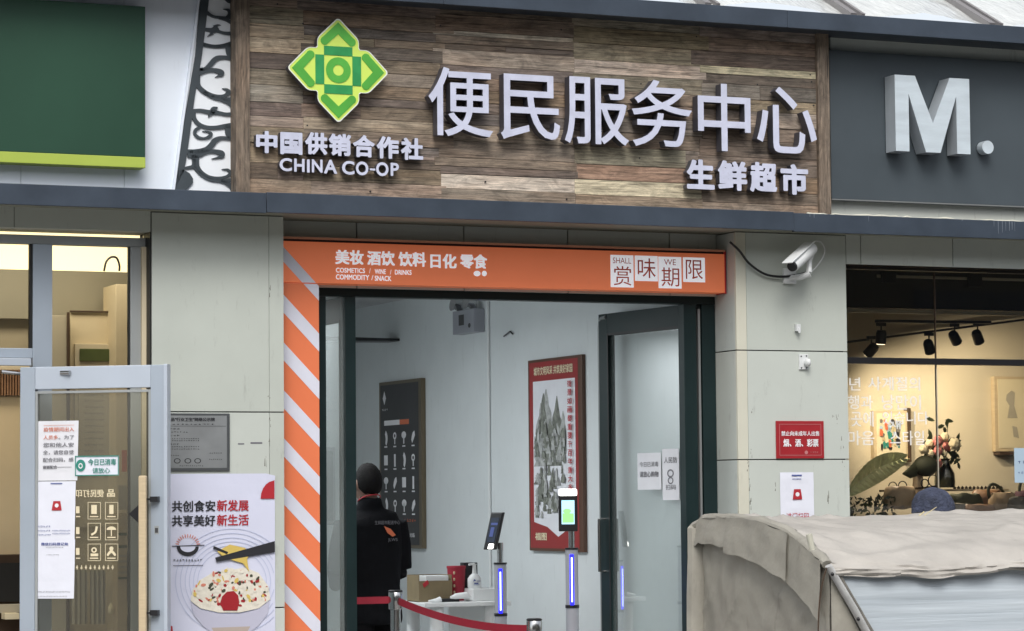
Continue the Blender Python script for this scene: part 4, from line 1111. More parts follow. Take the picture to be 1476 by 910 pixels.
# ---- face scanner kiosks
def kiosk(px, Y, ys0, ys1, yl0, yl1, label, lit, tilt, spx=0):
    s = (EYE-at(px, 800, Y)).length/FPX
    x = X(px, Y, 800); zt_, zb_ = Z(px, ys0, Y), Z(px, ys1, Y); zl1, zl0 = Z(px, yl0, Y), Z(px, yl1, Y)
    t = thing('face_scanner', (x, Y, 0), label, 'face scanner', 'face scanning kiosks')
    MB().lathe((x, Y, 0), [(.17, 0), (.17, .012), (.06, .03)], 28).build('base_plate', M['plastic_g'], t, smooth=True)
    MB().tube([(x, Y, .03), (x, Y, zl0-.02)], .042, 20).build('lower_pole', M['plastic_g'], t, smooth=True)
    MB().tube([(x, Y, zl0-.0), (x, Y, zl1+.03)], .042, 20).build('lamp_pole', M['plastic_g'], t, smooth=True)
    MB().tube([(x, Y, zl0-.02), (x, Y, zl0)], .046, 20).tube([(x, Y, zl1+.03), (x, Y, zl1+.042)], .046, 20).build('collar', M['plastic_k'], t, smooth=True)
    d = Vector((EYE.x-x, EYE.y-Y, 0)).normalized(); sd = Vector((d.y, -d.x, 0))
    if sd.x < 0: sd = -sd
    c = Vector((x, Y, (zl0+zl1)/2))+d*.040
    MB().obox(c, sd*.013, d*.006, (0, 0, (zl1-zl0)/2)).build('light_strip', M['led'], t)
    MB().obox(c+d*.007, sd*.0042, d*.002, (0, 0, (zl1-zl0)/2-.02)).build('light_core', M['ledcore'], t)
    MB().tube([(x, Y, zl1+.042), (x, Y, zb_+.05)], .02, 12).build('neck', M['chrome'], t, smooth=True)
    cs = Vector((x+spx*s, Y, (zt_+zb_)/2)); H = (zt_-zb_)/2; W = .062
    if tilt: a_ = sd*.8+d*.6; nn = Vector((a_.y, -a_.x, 0)).normalized(); nn = nn if nn.dot(d) > 0 else -nn; u_ = (Vector((0, 0, 1))+sd*.22).normalized(); a_.normalize(); W = .05
    else: a_ = sd; nn = d; u_ = Vector((0, 0, 1))
    hd = MB().obox(cs+nn*.03, a_*W, nn*.014, u_*H).build('screen_housing', M['plastic_k'], t, bevel=.006)
    fs = Face(cs+nn*.0455-a_*W-u_*H, a_*2*W, u_*2*H, nn)
    mb = MB(); rect(mb, fs, .16, .2, .84, .86, .001); mb.build('screen', M['screen'] if lit else M['screen_d'], hd)
    mb = MB()
    if lit:
        rect(mb, fs, .2, .24, .8, .5, .002); disc(mb, fs, .45, .56, .22, .07, .002)
        mb.build('screen_image', mat('screen_green', (.25, .6, .2), .4, emit=.7), hd)
        MB().obox(cs+u_*(H+.018)+nn*.03, a_*W*.95, nn*.02, u_*.022).build('top_lamp', M['lampw'], hd, bevel=.01)
    else:
        rect(mb, fs, .25, .66, .8, .72, .002); rect(mb, fs, .3, .35, .6, .6, .002); mb.build('screen_image', M['blueprint'], hd)
        MB().obox(cs-u_*(H*.82)+nn*.048+a_*.012, a_*.02, nn*.004, u_*.017).build('status_lamp', M['lampw'], hd, bevel=.004)
    return t
kiosk(721, 2.05, 738, 793, 820, 884, 'left face scanner with dark tilted screen and glowing blue column', False, True, -5)
kiosk(824, 1.15, 714, 766, 799, 872, 'right face scanner with lit screen in front of the red poster', True, False, -5)

# ---- stanchions and belt
def stanchion(px, pyt, Y, label):
    x = X(px, Y, pyt); zt_ = Z(px, pyt, Y)
    t = thing('belt_post', (x, Y, 0), label, 'belt post', 'chrome belt posts')
    MB().lathe((x, Y, 0), [(.16, 0), (.16, .012), (.12, .03), (.03, .05)], 28).build('base', M['chrome'], t, smooth=True)
    MB().tube([(x, Y, .05), (x, Y, zt_-.12)], .032, 20).build('pole', M['chrome'], t, smooth=True)
    MB().lathe((x, Y, zt_-.12), [(.042, 0), (.045, .004), (.045, .105), (.042, .11)], 24).build('belt_head', M['chrome'], t, smooth=True)
    MB().lathe((x, Y, zt_-.01), [(.046, 0), (.046, .008), (.04, .012)], 24).build('cap', M['plastic_k'], t, smooth=True)
    return Vector((x, Y, zt_-.06)), t
A, _ = stanchion(570, 851, 1.0, 'chrome belt post behind the man, left end of the red belt')
B, _ = stanchion(770, 892, -.55, 'chrome belt post low in the doorway, right end of the red belt')
mb = MB(); n = 24; prev = None
pts = []
for i in range(n+1):
    s = i/n; p = A.lerp(B, s); p.z -= .10*4*s*(1-s)*.5; pts.append(p)
for i in range(n):
    a, b = pts[i], pts[i+1]; h = Vector((0, 0, .024)); th = Vector((0, .0015, 0))
    mb.quad(a-h, b-h, b+h, a+h); mb.quad(a-h+th, b-h+th, b+h+th, a+h+th)
tag(mb.build('retractable_belt', M['belt'], None, smooth=True, recalc=False), 'dark red belt sagging from the left post to the right post', 'belt')
C_ = Vector((X(495, 1.0, 857), 1.02, A.z-.0))
mb = MB(); h = Vector((0, 0, .022)); mb.quad(A-h, C_-h, C_+h, A+h)
tag(mb.build('retractable_belt', M['belt'], None, recalc=False), 'short dark red belt running left from the post across the man', 'belt')

# ================================================================== PEOPLE
def loft(mb, rings, n=20, up=(1, 0, 0)): mb.tube([r[0] for r in rings], [(r[1], r[2]) for r in rings], n, up=up)
# man in black, seen from behind, turned a little left
def man():
    Y = 1.75; x = X(535, Y, 760); top = Z(535, 667, Y); H = top
    t = thing('person', (x, Y, 0), 'man in black jacket with red collar line seen from behind in the doorway', 'person', None, R(13))
    sgn = top/1.75
    s = sgn
    hx_ = x-.015; hc = Vector((hx_, Y+.02, top-.130*s))
    # body surface (head, neck, torso, arms, legs in one skin)
    mb = MB()
    mb.ell(hc+Vector((0, 0, 0)), (.078*s, .098*s, .122*s), 20, 14)
    mb.ell(hc+Vector((-.0, .045, -.055))*s, (.06, .065, .065), 14, 10)       # jaw
    mb.ell(hc+Vector((-.0, .105, -.035))*s, (.016, .022, .018), 8, 6)        # nose
    for sg in (-1, 1): mb.ell(hc+Vector((sg*.084, .008, -.018))*s, (.014, .022, .034), 8, 8)
    nb = Vector((x-.01, Y-.01, top-.29*s))
    mb.tube([hc-Vector((0, 0, .06)), nb+Vector((0, 0, -.04))], [.056*s, .066*s], 14)
    loft(mb, [(Vector((x, Y, top-.30*s)), .09, .07), (Vector((x, Y, top-.37*s)), .16, .09), (Vector((x, Y, top-.55*s)), .18, .115), (Vector((x, Y, top-.80*s)), .155, .10), (Vector((x, Y, top-.95*s)), .17, .11)])
    for sg in (-1, 1):
        sh = Vector((x+sg*.165, Y, top-.40*s)); el = Vector((x+sg*.225, Y+.03, top-.67*s)); wr = Vector((x+sg*.12, Y+.24, top-.80*s)); hd = Vector((x+sg*.07, Y+.31, top-.78*s))
        mb.tube([sh, el], [.045, .04], 12); mb.tube([el, wr], [.045, .03], 12)
        mb.tube([wr, hd], [(.03, .02), (.042, .018)], 10)
        for k_ in range(4): mb.tube([hd+Vector((.006*k_-.012, .0, .014*k_-.02)), hd+Vector((-sg*.03, .045+.004*k_, .014*k_-.024)), hd+Vector((-sg*.05, .06, .014*k_-.04))], [.0095, .009, .008], 7)
        mb.tube([hd+Vector((-sg*.0, -.01, .03)), hd+Vector((-sg*.03, .015, .055))], [.011, .009], 7)
        hp = Vector((x+sg*.09, Y, top-.95*s)); kn = Vector((x+sg*.10, Y+.02, .48)); an = Vector((x+sg*.10, Y-.02, .09))
        mb.tube([hp, kn, an], [.085, .06, .04], 14)
    remeshed('body', mb, M['skin'], t, .011, 4)
    # hair
    mb = MB(); mb.ell(Vector((0, -.010, .004)), (.0835, .105, .126), 36, 26)
    for i, v in enumerate(mb.v):
        v = Vector(v); k_ = 1.0+.035*noise.noise(v*60)
        lim = (.030+.5*(v.y-.02) if v.y > .012 else -.060+.04*max(0, v.y+.05)/.06)+.012*noise.noise(v*45)
        if v.z < lim: k_ *= max(.80, 1-(lim-v.z)*5)
        mb.v[i] = tuple(hc+v*k_*s)
    mb.build('hair', M['hair'], t, smooth=True)
    # jacket
    mb = MB()
    loft(mb, [(Vector((x-.012, Y-.016, top-.222*s)), .068, .074), (Vector((x-.015, Y, top-.30*s)), .10, .085), (Vector((x, Y, top-.345*s)), .185, .115), (Vector((x, Y, top-.40*s)), .222, .135), (Vector((x+.005, Y, top-.6*s)), .215, .145), (Vector((x+.008, Y, top-.80*s)), .198, .14), (Vector((x+.01, Y, top-1.0*s)), .215, .145), (Vector((x+.01, Y, top-1.04*s)), .205, .14)], 28)
    for sg in (-1, 1):
        sh = Vector((x+sg*.195, Y, top-.385*s)); el = Vector((x+sg*.262, Y+.02, top-.69*s)); wr = Vector((x+sg*.15, Y+.2, top-.79*s))
        mb.tube([sh, (sh+el)/2+Vector((sg*.012, 0, 0)), el], [.078, .07, .062], 14); mb.tube([el, wr], [.06, .045], 14)
    for i in range(len(mb.v)):
        v = Vector(mb.v[i]); mb.v[i] = tuple(v + Vector((1, 1, .4))*noise.noise(v*9)*.011)
    jk = remeshed('jacket', mb, M['jacket'], t, .011, 3)
    mb = MB(); mb.tube([Vector((x-.015+.075*math.cos(a_), Y+.0+.074*math.sin(a_), top-.236*s-.030*math.sin(a_))) for a_ in [k_*math.pi/10 for k_ in range(21)]], .0045, 6)
    mb.build('collar_stripe', M['redprint'], jk, smooth=True)
    fk = Face((x-.085, Y-.152, top-.53*s), (.22, 0, 0), (0, 0, .16), (0, -1, 0))
    mb = MB(); text(mb, 'JINGDONG'[:0] or '生鲜超市配送中心', fk, .05, .84, .95, 1.0, .003, .01); text(mb, 'JLWS', fk, .52, .12, .86, .28, .003, .0); mb.build('jacket_lettering', M['greyprint'], jk)
    mb = MB(); mb.quad(fk(.38, .78, .002), fk(.62, .66, .002), fk(.80, .40, .002), fk(.68, .34, .002), fk(.5, .5, .002)); mb.build('jacket_emblem', M['orangeprint'], jk)
    # trousers and shoes
    mb = MB()
    loft(mb, [(Vector((x, Y, top-.9*s)), .17, .12), (Vector((x, Y, top-1.03*s)), .185, .13)], 20)
    for sg in (-1, 1):
        mb.tube([Vector((x+sg*.09, Y, top-.95*s)), Vector((x+sg*.10, Y+.015, .5)), Vector((x+sg*.105, Y-.01, .08))], [.105, .085, .07], 16)
    remeshed('trousers', mb, M['trouser'], t, .013, 3)
    for sg in (-1, 1): MB().ell((x+sg*.105, Y+.05, .045), (.05, .14, .045), 14, 8).build('shoe', M['plastic_k'], t, smooth=True)
man()
# person with blue knitted hat behind the tricycle
def granny():
    Y = -1.9; x = X(1344, Y, 725); top = Z(1343, 703, Y); t = thing('person', (x, Y, 0), 'person in a blue grey knitted hat showing just above the tricycle roof', 'person')
    hc = Vector((x, Y, top-.14))
    mb = MB(); mb.ell(hc, (.08, .1, .12), 18, 12); mb.ell(hc+Vector((.0, .09, -.03)), (.015, .02, .018), 8, 6)
    for sg in (-1, 1): mb.ell(hc+Vector((sg*.08, 0, -.03)), (.012, .02, .03), 8, 6)
    mb.tube([hc-Vector((0, 0, .06)), hc-Vector((0, 0, .2))], [.055, .06], 12)
    loft(mb, [(hc+Vector((0, 0, -.17)), .08, .07), (hc+Vector((0, 0, -.24)), .17, .1), (hc+Vector((0, 0, -.5)), .17, .12), (hc+Vector((0, 0, -.8)), .17, .12)])
    for sg in (-1, 1):
        mb.tube([hc+Vector((sg*.17, 0, -.25)), hc+Vector((sg*.22, .02, -.5)), hc+Vector((sg*.21, .1, -.72))], [.05, .042, .03], 12)
        hd = hc+Vector((sg*.205, .12, -.77)); mb.tube([hc+Vector((sg*.21, .1, -.72)), hd], [(.03, .02), (.035, .018)], 10)
        for k_ in range(4): mb.tube([hd+Vector((.0, .012*k_-.018, -.005)), hd+Vector((0, .012*k_-.012, -.07+.006*k_))], [.009, .008], 7)
        mb.tube([hd+Vector((0, .02, .01)), hd+Vector((0, .05, -.03))], [.01, .009], 7)
        mb.tube([hc+Vector((sg*.08, 0, -.8)), Vector((x+sg*.09, Y, .45)), Vector((x+sg*.09, Y, .06))], [.08, .06, .04], 12)
        MB().ell((x+sg*.09, Y+.05, .045), (.045, .12, .045), 12, 8).build('shoe', M['plastic_k'], t, smooth=True)
    remeshed('body', mb, M['skin'], t, .012, 3)
    mb = MB()
    nr = 26; nz_ = 12; ct = hc+Vector((-.002, -.01, .0))
    for j in range(nz_+1):
        ph = j/nz_*math.pi*.5
        for i in range(nr):
            a = 2*math.pi*i/nr; rad = .128*math.cos(ph)**.62 if j < nz_ else 0.0
            rad *= 1+.03*math.sin(a*7+j*.3)+.03*noise.noise(Vector((math.cos(a)*2, math.sin(a)*2, j*.4)))
            mb.v.append((ct.x+rad*math.cos(a)*.97, ct.y+rad*math.sin(a), ct.z+.0+.138*math.sin(ph)+.006*math.sin(a*2)))
    for j in range(nz_):
        for i in range(nr): mb.f.append((j*nr+i, j*nr+(i+1) % nr, (j+1)*nr+(i+1) % nr, (j+1)*nr+i)); mb.mi.append(0)
    h = mb.build('knitted_hat', M['knit'], t, smooth=True)
    MB().lathe(ct+Vector((0, 0, -.045)), [(.088, 0), (.10, .005), (.106, .025), (.12, .05), (.11, .055)], 26).build('hat_band', M['plastic_k'], h, smooth=True)
    mb = MB(); loft(mb, [(hc+Vector((0, 0, -.15)), .085, .085), (hc+Vector((0, 0, -.2)), .14, .11), (hc+Vector((0, 0, -.26)), .21, .14), (hc+Vector((0, 0, -.6)), .22, .16), (hc+Vector((0, 0, -1.0)), .23, .17)], 24)
    for sg in (-1, 1): mb.tube([hc+Vector((sg*.19, 0, -.27)), hc+Vector((sg*.25, .02, -.5)), hc+Vector((sg*.22, .08, -.7))], [.07, .06, .05], 12)
    remeshed('coat', mb, M['coat'], t, .013, 3)
    MB().lathe(hc+Vector((0, 0, -.17)), [(.07, 0), (.09, .01), (.09, .05), (.075, .07)], 20).build('scarf', M['redprint'], t, smooth=True)
granny()

# ================================================================== THINGS ON THE PIER
# bullet camera
cb = at(1138, 396, -.005)
t = thing('security_camera', (cb.x, 0, cb.z), 'white bullet security camera on a bracket at the top of the pier', 'camera')
MB().obox((cb.x-.005, -.012, cb.z-.01), (.045, 0, 0), (0, .012, 0), (0, 0, .05)).build('wall_plate', M['plastic_w'], t, bevel=.004)
MB().tube([(cb.x, -.02, cb.z-.02), (cb.x+.01, -.12, cb.z-.03), (cb.x+.06, -.16, cb.z-.005)], [.018, .016, .022], 10).build('bracket', M['plastic_w'], t, smooth=True)
YCm = -.17
q0 = at(1141, 385, YCm-.10); q1 = at(1170, 358, YCm+.03)
ax = (q1-q0)
dirc = ax.normalized()
mb = MB().tube([q0+dirc*.012, q0+dirc*.02, q1], [.036, .040, .040], 20)
cmb = mb.build('camera_body', M['plastic_w'], t, smooth=True)
MB().tube([q0-dirc*.001, q0+dirc*.013], [.031, .035], 20).build('lens', M['plastic_k'], cmb, smooth=True)
upc = Vector((0, 0, 1))-dirc*dirc.z; upc.normalize(); sdc = dirc.cross(upc)
MB().obox((q0+q1)/2+upc*.045-dirc*.02, dirc*(ax.length/2+.02), sdc*.038, upc*.004).build('sun_shield', M['plastic_w'], t, bevel=.003)
MB().tube([q1+Vector((0, 0, -.03)), q1+Vector((-.01, .02, -.08)), Vector((cb.x+.06, -.15, cb.z+.0))], .02, 10).build('swivel', M['plastic_w'], t, smooth=True)
def pathpx(L, Y): return [at(a, b, Y) for a, b in L]
def smoothp(P, n=5):
    q = [P[0]]+P+[P[-1]]; out = []
    for i in range(1, len(q)-2):
        for k in range(n):
            s = k/n; out.append(.5*(2*q[i]+(q[i+1]-q[i-1])*s+(2*q[i-1]-5*q[i]+4*q[i+1]-q[i+2])*s*s+(3*q[i]-q[i-1]-3*q[i+1]+q[i+2])*s**3))
    return out+[P[-1]]
MB().tube(smoothp(pathpx([(1052, 349), (1066, 362), (1080, 380), (1102, 395), (1125, 399), (1146, 397), (1160, 394)], -.03)), .008, 8).build('black_cable', M['plastic_k'], t, smooth=True)
MB().tube(smoothp(pathpx([(1146, 397), (1168, 392), (1182, 378), (1189, 362), (1183, 349), (1170, 348)], -.05)), .0045, 8).build('white_cable', M['plastic_w'], t, smooth=True)
# two small fixtures below it
p = at(1148, 473, 0)
tag(MB().obox((p.x, -.015, p.z), (.016, 0, 0), (0, .015, 0), (0, 0, .022)).tube([(p.x, -.03, p.z), (p.x+.003, -.035, p.z-.035)], .008, 8).build('sensor', M['plastic_w'], None, bevel=.003), 'tiny white sensor on the pier below the security camera', 'sensor')
p = at(1158, 522, 0)
t = thing('wall_bracket', (p.x, 0, p.z), 'small white screwed bracket with a knob below the tiny sensor', 'bracket')
MB().obox((p.x-.003, -.006, p.z), (.032, 0, 0), (0, .006, 0), (0, 0, .048)).build('plate', M['plastic_w'], t, bevel=.002)
MB().ell((p.x+.012, -.035, p.z-.005), (.02, .028, .026), 14, 10).build('knob', M['plastic_w'], t, smooth=True)
mb = MB()
for dx, dz_ in ((-.022, .035), (.016, .038), (-.022, -.038), (.016, -.038)): mb.tube([(p.x+dx, -.012, p.z+dz_), (p.x+dx, -.014, p.z+dz_)], .005, 8)
mb.build('screw', M['plastic_k'], t)
# red age-limit sign
x0, x1 = X(1119, -.01, 635), X(1187.5, -.01, 635); z1, z0 = Z(1153, 607, -.01), Z(1153, 661, -.01)
t = thing('red_sign', ((x0+x1)/2, 0, z0), 'red sign with white characters about tobacco and alcohol on the pier', 'sign')
MB().box(x0, x1, -.012, -.001, z0, z1).build('sign_plate', M['red'], t, bevel=.002)
f = face_y(x0, x1, z0, z1, -.0125)
mb = MB(); text(mb, '禁止向未成年人出售', f, .10, .60, .90, .73, .001, .03); text(mb, '烟、酒、彩票', f, .14, .31, .88, .52, .001, .04)
mb.build('lettering', M['white'], t)
mb = MB()
for a, b, c, d in ((.06, .08, .94, .092), (.06, .905, .94, .917), (.06, .09, .068, .91), (.932, .09, .94, .91)): rect(mb, f, a, b, c, d, .0008)
disc(mb, f, .62, .16, .035, .05, .001); scribble(mb, f, .70, .88, .14, .05, 4, .001)
mb.build('border_line', mat('dull_pink', (.5, .2, .2), .5), t)
# scan-code sheet (code left out)
x0, x1 = X(1124.5, -.004, 715), X(1173, -.004, 715); z1, z0 = Z(1150, 681, -.004), Z(1150, 768, -.004)
t = thing('door_notice', ((x0+x1)/2, 0, z0), 'white paper notice with a small red badge taped under the red sign', 'notice')
mb = MB(); f = face_y(x0, x1, z0, z1, -.002)
for i in range(6):
    for j in range(10):
        P4 = []
        for a, b in ((i, j), (i+1, j), (i+1, j+1), (i, j+1)): P4.append(f(a/6, b/10, .003+.003*noise.noise(Vector((a*.7, b*.6, 0)))))
        mb.quad(*P4)
mb.build('sheet', M['paper'], t, smooth=True, recalc=False)
mb = MB(); text(mb, '进门扫码', f, .16, .20, .84, .33, .008, .0); text(mb, '请出示', f, .28, .08, .72, .15, .008, .02)
mb.quad(f(.36, .55, .008), f(.64, .55, .008), f(.60, .72, .008), f(.40, .72, .008)); mb.build('lettering', M['redprint'], t)
mb = MB(); disc(mb, f, .5, .635, .06, .035, .009); mb.build('badge_mark', M['white'], t)
mb = MB(); rect(mb, f, .34, .94, .64, .96, .008); rect(mb, f, .36, .885, .62, .895, .008); mb.build('blue_print', M['blueprint'], t)

# ================================================================== THINGS ON THE LEFT WALL
x0, x1 = X(222, -.008, 640), X(331, -.008, 640); z1, z0 = Z(285, 596, -.008), Z(285, 679, -.008)
t = thing('steel_plaque', ((x0+x1)/2, 0, z0), 'grey steel plaque with small engraved print above the rice bowl poster', 'plaque')
MB().box(x0, x1, -.012, -.001, z0, z1).build('plate', M['plaque_rim'], t, bevel=.002)
f = face_y(x0, x1, z0, z1, -.0125)
mb = MB(); rect(mb, f, .03, .05, .96, .96, .0008); mb.build('engraved_sheet', M['plaque'], t)
mb = MB(); text(mb, '食品药品"行业卫生"网络公示牌', f, .05, .86, .80, .925, .002, .04)
for (a, b, v, n_, h) in ((.12, .8, .80, 12, .02), (.1, .34, .72, 5, .03), (.1, .45, .665, 9, .022), (.1, .34, .60, 5, .03), (.1, .6, .55, 16, .022), (.1, .6, .515, 16, .022), (.1, .34, .45, 5, .03), (.1, .6, .41, 16, .022), (.1, .6, .37, 16, .022), (.1, .33, .26, 8, .022), (.33, .65, .08, 12, .022), (.72, .9, .3, 6, .02), (.72, .9, .19, 7, .02)):
    scribble(mb, f, a, b, v, h, n_, .002, seed=int(v*100))
for u in (.3, .44, .57): ring(mb, f, u, .175, .045, .045, .012, .002, 16)
rect(mb, f, .08, .775, .95, .78, .002)
mb.build('lettering', M['blackprint'], t)
# bowl poster
x0, x1 = X(236, -.006, 800), X(396.5, -.006, 800); z1 = Z(316, 683, -.006); z0 = z1-(x1-x0)*1.62
t = thing('rice_bowl_poster', ((x0+x1)/2, 0, z0), 'lavender white food safety poster with a rice bowl and chopsticks', 'poster')
f = face_y(x0, x1, z0, z1, -.003)
mb = MB()
for i in range(12):
    for j in range(18):
        P4 = []
        for a, b in ((i, j), (i+1, j), (i+1, j+1), (i, j+1)):
            lift = .02*max(0, a/12-.82)*5*max(0, b/18-.9)*10
            P4.append(f(a/12, b/18-(.012 if (b == 18 and a == 12) else 0), .003+.002*noise.noise(Vector((a*.5, b*.4, 3)))+lift*.3))
        mb.quad(*P4)
mb.build('sheet', M['poster'], t, smooth=True, recalc=False)
def pf(px, py, d=.008):   # position on the poster measured from the photo
    p = at(px, py, -.003); return Vector((p.x, -.003-d, p.z))
def ptext(s, x0, x1, yt, yb, m, bold=.03):
    ff = Face(pf(x0, yb), pf(x1, yb)-pf(x0, yb), (0, 0, pf(x0, yt).z-pf(x0, yb).z), (0, -1, 0)); ff.U.z = 0
    mb = MB(); text(mb, s, ff, 0, 0, 1, 1, 0, bold); mb.build('lettering', M[m], t)
ptext('共创食安', 247, 310, 722, 738, 'blackprint'); ptext('新发展', 312, 358, 721, 737, 'redprint')
ptext('共享美好', 247, 310, 743, 759, 'blackprint'); ptext('新生活', 312, 358, 742, 758, 'redprint')
q = lambda u, v, d=0: pf(u, v, .008+d)
mb = MB()
for rx in (50, 56, 62, 68, 75, 82):
    for k_ in range(60):
        a0_ = 2*math.pi*k_/60; a1_ = 2*math.pi*(k_+1)/60
        P4 = [(334+rx*math.cos(a0_), 838+rx*.93*math.sin(a0_)), (334+rx*math.cos(a1_), 838+rx*.93*math.sin(a1_)), (334+(rx-1.1)*math.cos(a1_), 838+(rx-1.1)*.93*math.sin(a1_)), (334+(rx-1.1)*math.cos(a0_), 838+(rx-1.1)*.93*math.sin(a0_))]
        if all(242 < u < 395 and v < 925 for u, v in P4): mb.quad(*[q(u, v, -.002) for u, v in P4])
mb.build('plate_line', mat('pale_blue_print', (.52, .56, .72), .5), t)
mb = MB(); P4 = [(395, 692), (395, 719), (375, 719)] + [(395-20*math.cos(a_), 719-26*math.sin(a_)) for a_ in (.3, .6, .9, 1.2, 1.5)]
mb.quad(*[q(u, v) for u, v in P4]); mb.build('red_print', M['redprint'], t)
mb = MB(); mb.quad(*[q(u, v) for u, v in ((241, 900), (248, 903), (250, 925), (241, 925))]); mb.build('red_print', M['redprint'], t)
# bowl logo
mb = MB()
for k_ in range(13):
    a_ = math.pi*(.06+.88*k_/12); c_, s_ = math.cos(a_), math.sin(a_)
    stroke(mb, q, [(270+13*c_, 787-12*s_, 1.2), (270+18*c_, 787-17*s_, 1.0)], .001)
mb.build('sun_ray_print', M['orangeprint'], t)
mb = MB(); stroke(mb, q, [(247, 787.5, 1.2), (270, 787, 1.5), (294, 786, 1.2)], .001)
mb.quad(*[q(270+16*math.cos(a_), 788+14*math.sin(a_)) for a_ in [math.pi*k_/12 for k_ in range(13)]])
scribble(mb, lambda u, v, d: q(u, v), 249, 292, 806, 4, 10, seed=3); stroke(mb, q, [(249, 815.5, .8), (292, 815, .8)], 0)
mb.build('bowl_logo', M['blackprint'], t)
mb = MB(); mb.quad(*[q(270+11*math.cos(a_), 788+8*math.sin(a_), .002) for a_ in [math.pi*k_/12 for k_ in range(13)]]); mb.build('bowl_logo', M['poster'], t)
# rice bowl
mb = MB(); mb.quad(*[q(u, v, .001) for u, v in [(274, 868), (288, 879), (315, 885), (345, 885), (372, 878), (388, 866), (385, 885), (372, 902), (355, 915), (310, 915), (292, 903), (279, 887)]]); mb.build('bowl_print', mat('bowl_white', (.50, .50, .61), .5), t)
mb = MB(); mb.quad(*[q(u, v, .0015) for u, v in [(304, 905), (360, 903), (352, 918), (312, 918)]]); mb.build('bowl_print', mat('bowl_foot', (.45, .38, .33), .5), t)
food = [mat('rice_print', (.74, .70, .60), .6, 0, .1, 50), M['red'], mat('egg_print', (.65, .48, .12), .6), M['olivebag'], mat('shrimp_print', (.62, .22, .15), .6)]
mb = MB(); mb.quad(*[q(u, v, .002) for u, v in [(274, 866), (277, 850), (288, 836), (305, 826), (330, 822), (352, 818), (372, 826), (386, 845), (389, 864), (372, 877), (345, 883), (315, 883), (288, 877)]])
rf = random.Random(4)
for k_ in range(190):
    a_ = rf.uniform(0, 2*math.pi); r_ = rf.random()**.5; u = 332+r_*53*math.cos(a_); v = 852+r_*27*math.sin(a_)-(5 if abs(r_*math.cos(a_)) < .5 else 0)
    mi = rf.choices([0, 1, 2, 3, 4], [9, 1.6, 1.3, 1.6, 1.6])[0]; w_ = rf.uniform(1.5, 4.5); h_2 = rf.uniform(1, 2.6); th = rf.uniform(0, 3.14)
    pts = [(u+w_*math.cos(th)*cs-h_2*math.sin(th)*sn, v+w_*math.sin(th)*cs+h_2*math.cos(th)*sn) for cs, sn in ((1, 0), (.7, .8), (0, 1), (-.8, .7), (-1, 0), (-.6, -.8), (0, -1), (.7, -.8))]
    mb.quad(*[q(a, b, .0021+.00002*k_) for a, b in pts], mi=mi)
mb.quad(*[q(u, v, .0062) for u, v in [(319, 860), (326, 853), (336, 852), (342, 858), (344, 868), (341, 880), (321, 880), (316, 870)]], mi=1)
mb.build('food_print', food, t, recalc=False)
mb = MB(); mb.quad(*[q(u, v, .0065) for u, v in ((309, 804), (395, 780), (395, 796), (311, 810))]); mb.quad(*[q(u, v, .0065) for u, v in ((307, 787), (328, 796), (326, 799), (306, 791))]); mb.build('chopstick_print', M['blackprint'], t)
mb = MB(); mb.quad(*[q(u, v, .006) for u, v in ((312, 795), (330, 785), (352, 790), (360, 797), (355, 806), (358, 824), (349, 812), (335, 808), (320, 802))]); mb.build('noodle_print', food[2], t)
# faint grey tape marks on the wall
tag(MB().box(X(343, 0, 640), X(352, 0, 640), -.001, -.0002, Z(347, 641, 0), Z(347, 639, 0)).box(X(361, 0, 640), X(378, 0, 640), -.001, -.0002, Z(370, 640, 0), Z(370, 637.5, 0)).build('tape_mark', M['greyprint']), 'faint grey tape marks on the wall right of the steel plaque', 'tape')

# ================================================================== LEFT SHOP
YL = .10
t = thing('left_shopfront', (XL, YL, 0), 'grey aluminium framed glass shopfront with warm yellow light inside at far left', 'shopfront')
zA = zlt
z_tr1, z_tr0 = Z(60, 339, YL), Z(60, 352, YL)
box('frame_rail', M['alu_dk'], t, XL, xw_l-.003, YL, YL+.07, z_tr0, z_tr1, bevel=.003)
zb1_, zb0_ = Z(20, 502, YL), Z(20, 516, YL)
xmu0, xmu1 = X(47, YL, 430), X(75, YL, 430)
box('frame_rail', M['alu'], t, XL, xmu0, YL-.004, YL+.07, zb0_, zb1_, bevel=.003)
box('mullion', M['alu'], t, xmu0, xmu1, YL-.008, YL+.07, 0, z_tr0-.001, bevel=.003)
xv0, xv1 = X(188, YL, 430), X(203, YL, 430)
box('mullion', M['alu_dk'], t, xv0, xv1, YL-.003, YL+.07, 0, z_tr0-.001, bevel=.003)
box('gasket', M['gasket'], t, xv0-.010, xv0-.001, YL+.01, YL+.03, 0, z_tr0-.001)
box('gasket', M['gasket'], t, xmu0-.016, xmu0-.001, YL+.0, YL+.03, zb1_+.001, z_tr0-.001)
box('side_panel', M['creamwall'], t, xv1+.001, xw_l-.006, YL-.02, YL+.04, 0, z_tr0-.001)  # opaque panel for the lit glass return, warm light put into its colour
box('corner_gap', M['gasket'], t, xw_l-.006, xw_l-.001, .003, YL+.05, 0, zlt)
box('pane', M['glass_clear'], t, XL, xmu0-.016, YL+.03, YL+.038, zb1_, z_tr0)
box('pane', M['glass_clear'], t, xmu1, xv0-.01, YL+.03, YL+.038, .0, z_tr0)
box('top_pane', M['glass_clear'], t, XL, xw_l-.007, YL+.04, YL+.045, z_tr1, zlt)
box('closer_box', M['alu_lt'], t, XL+.3, X(44, YL-.03, 520), YL-.05, YL-.005, Z(20, 527, YL-.05), Z(20, 516.5, YL-.05), bevel=.003)
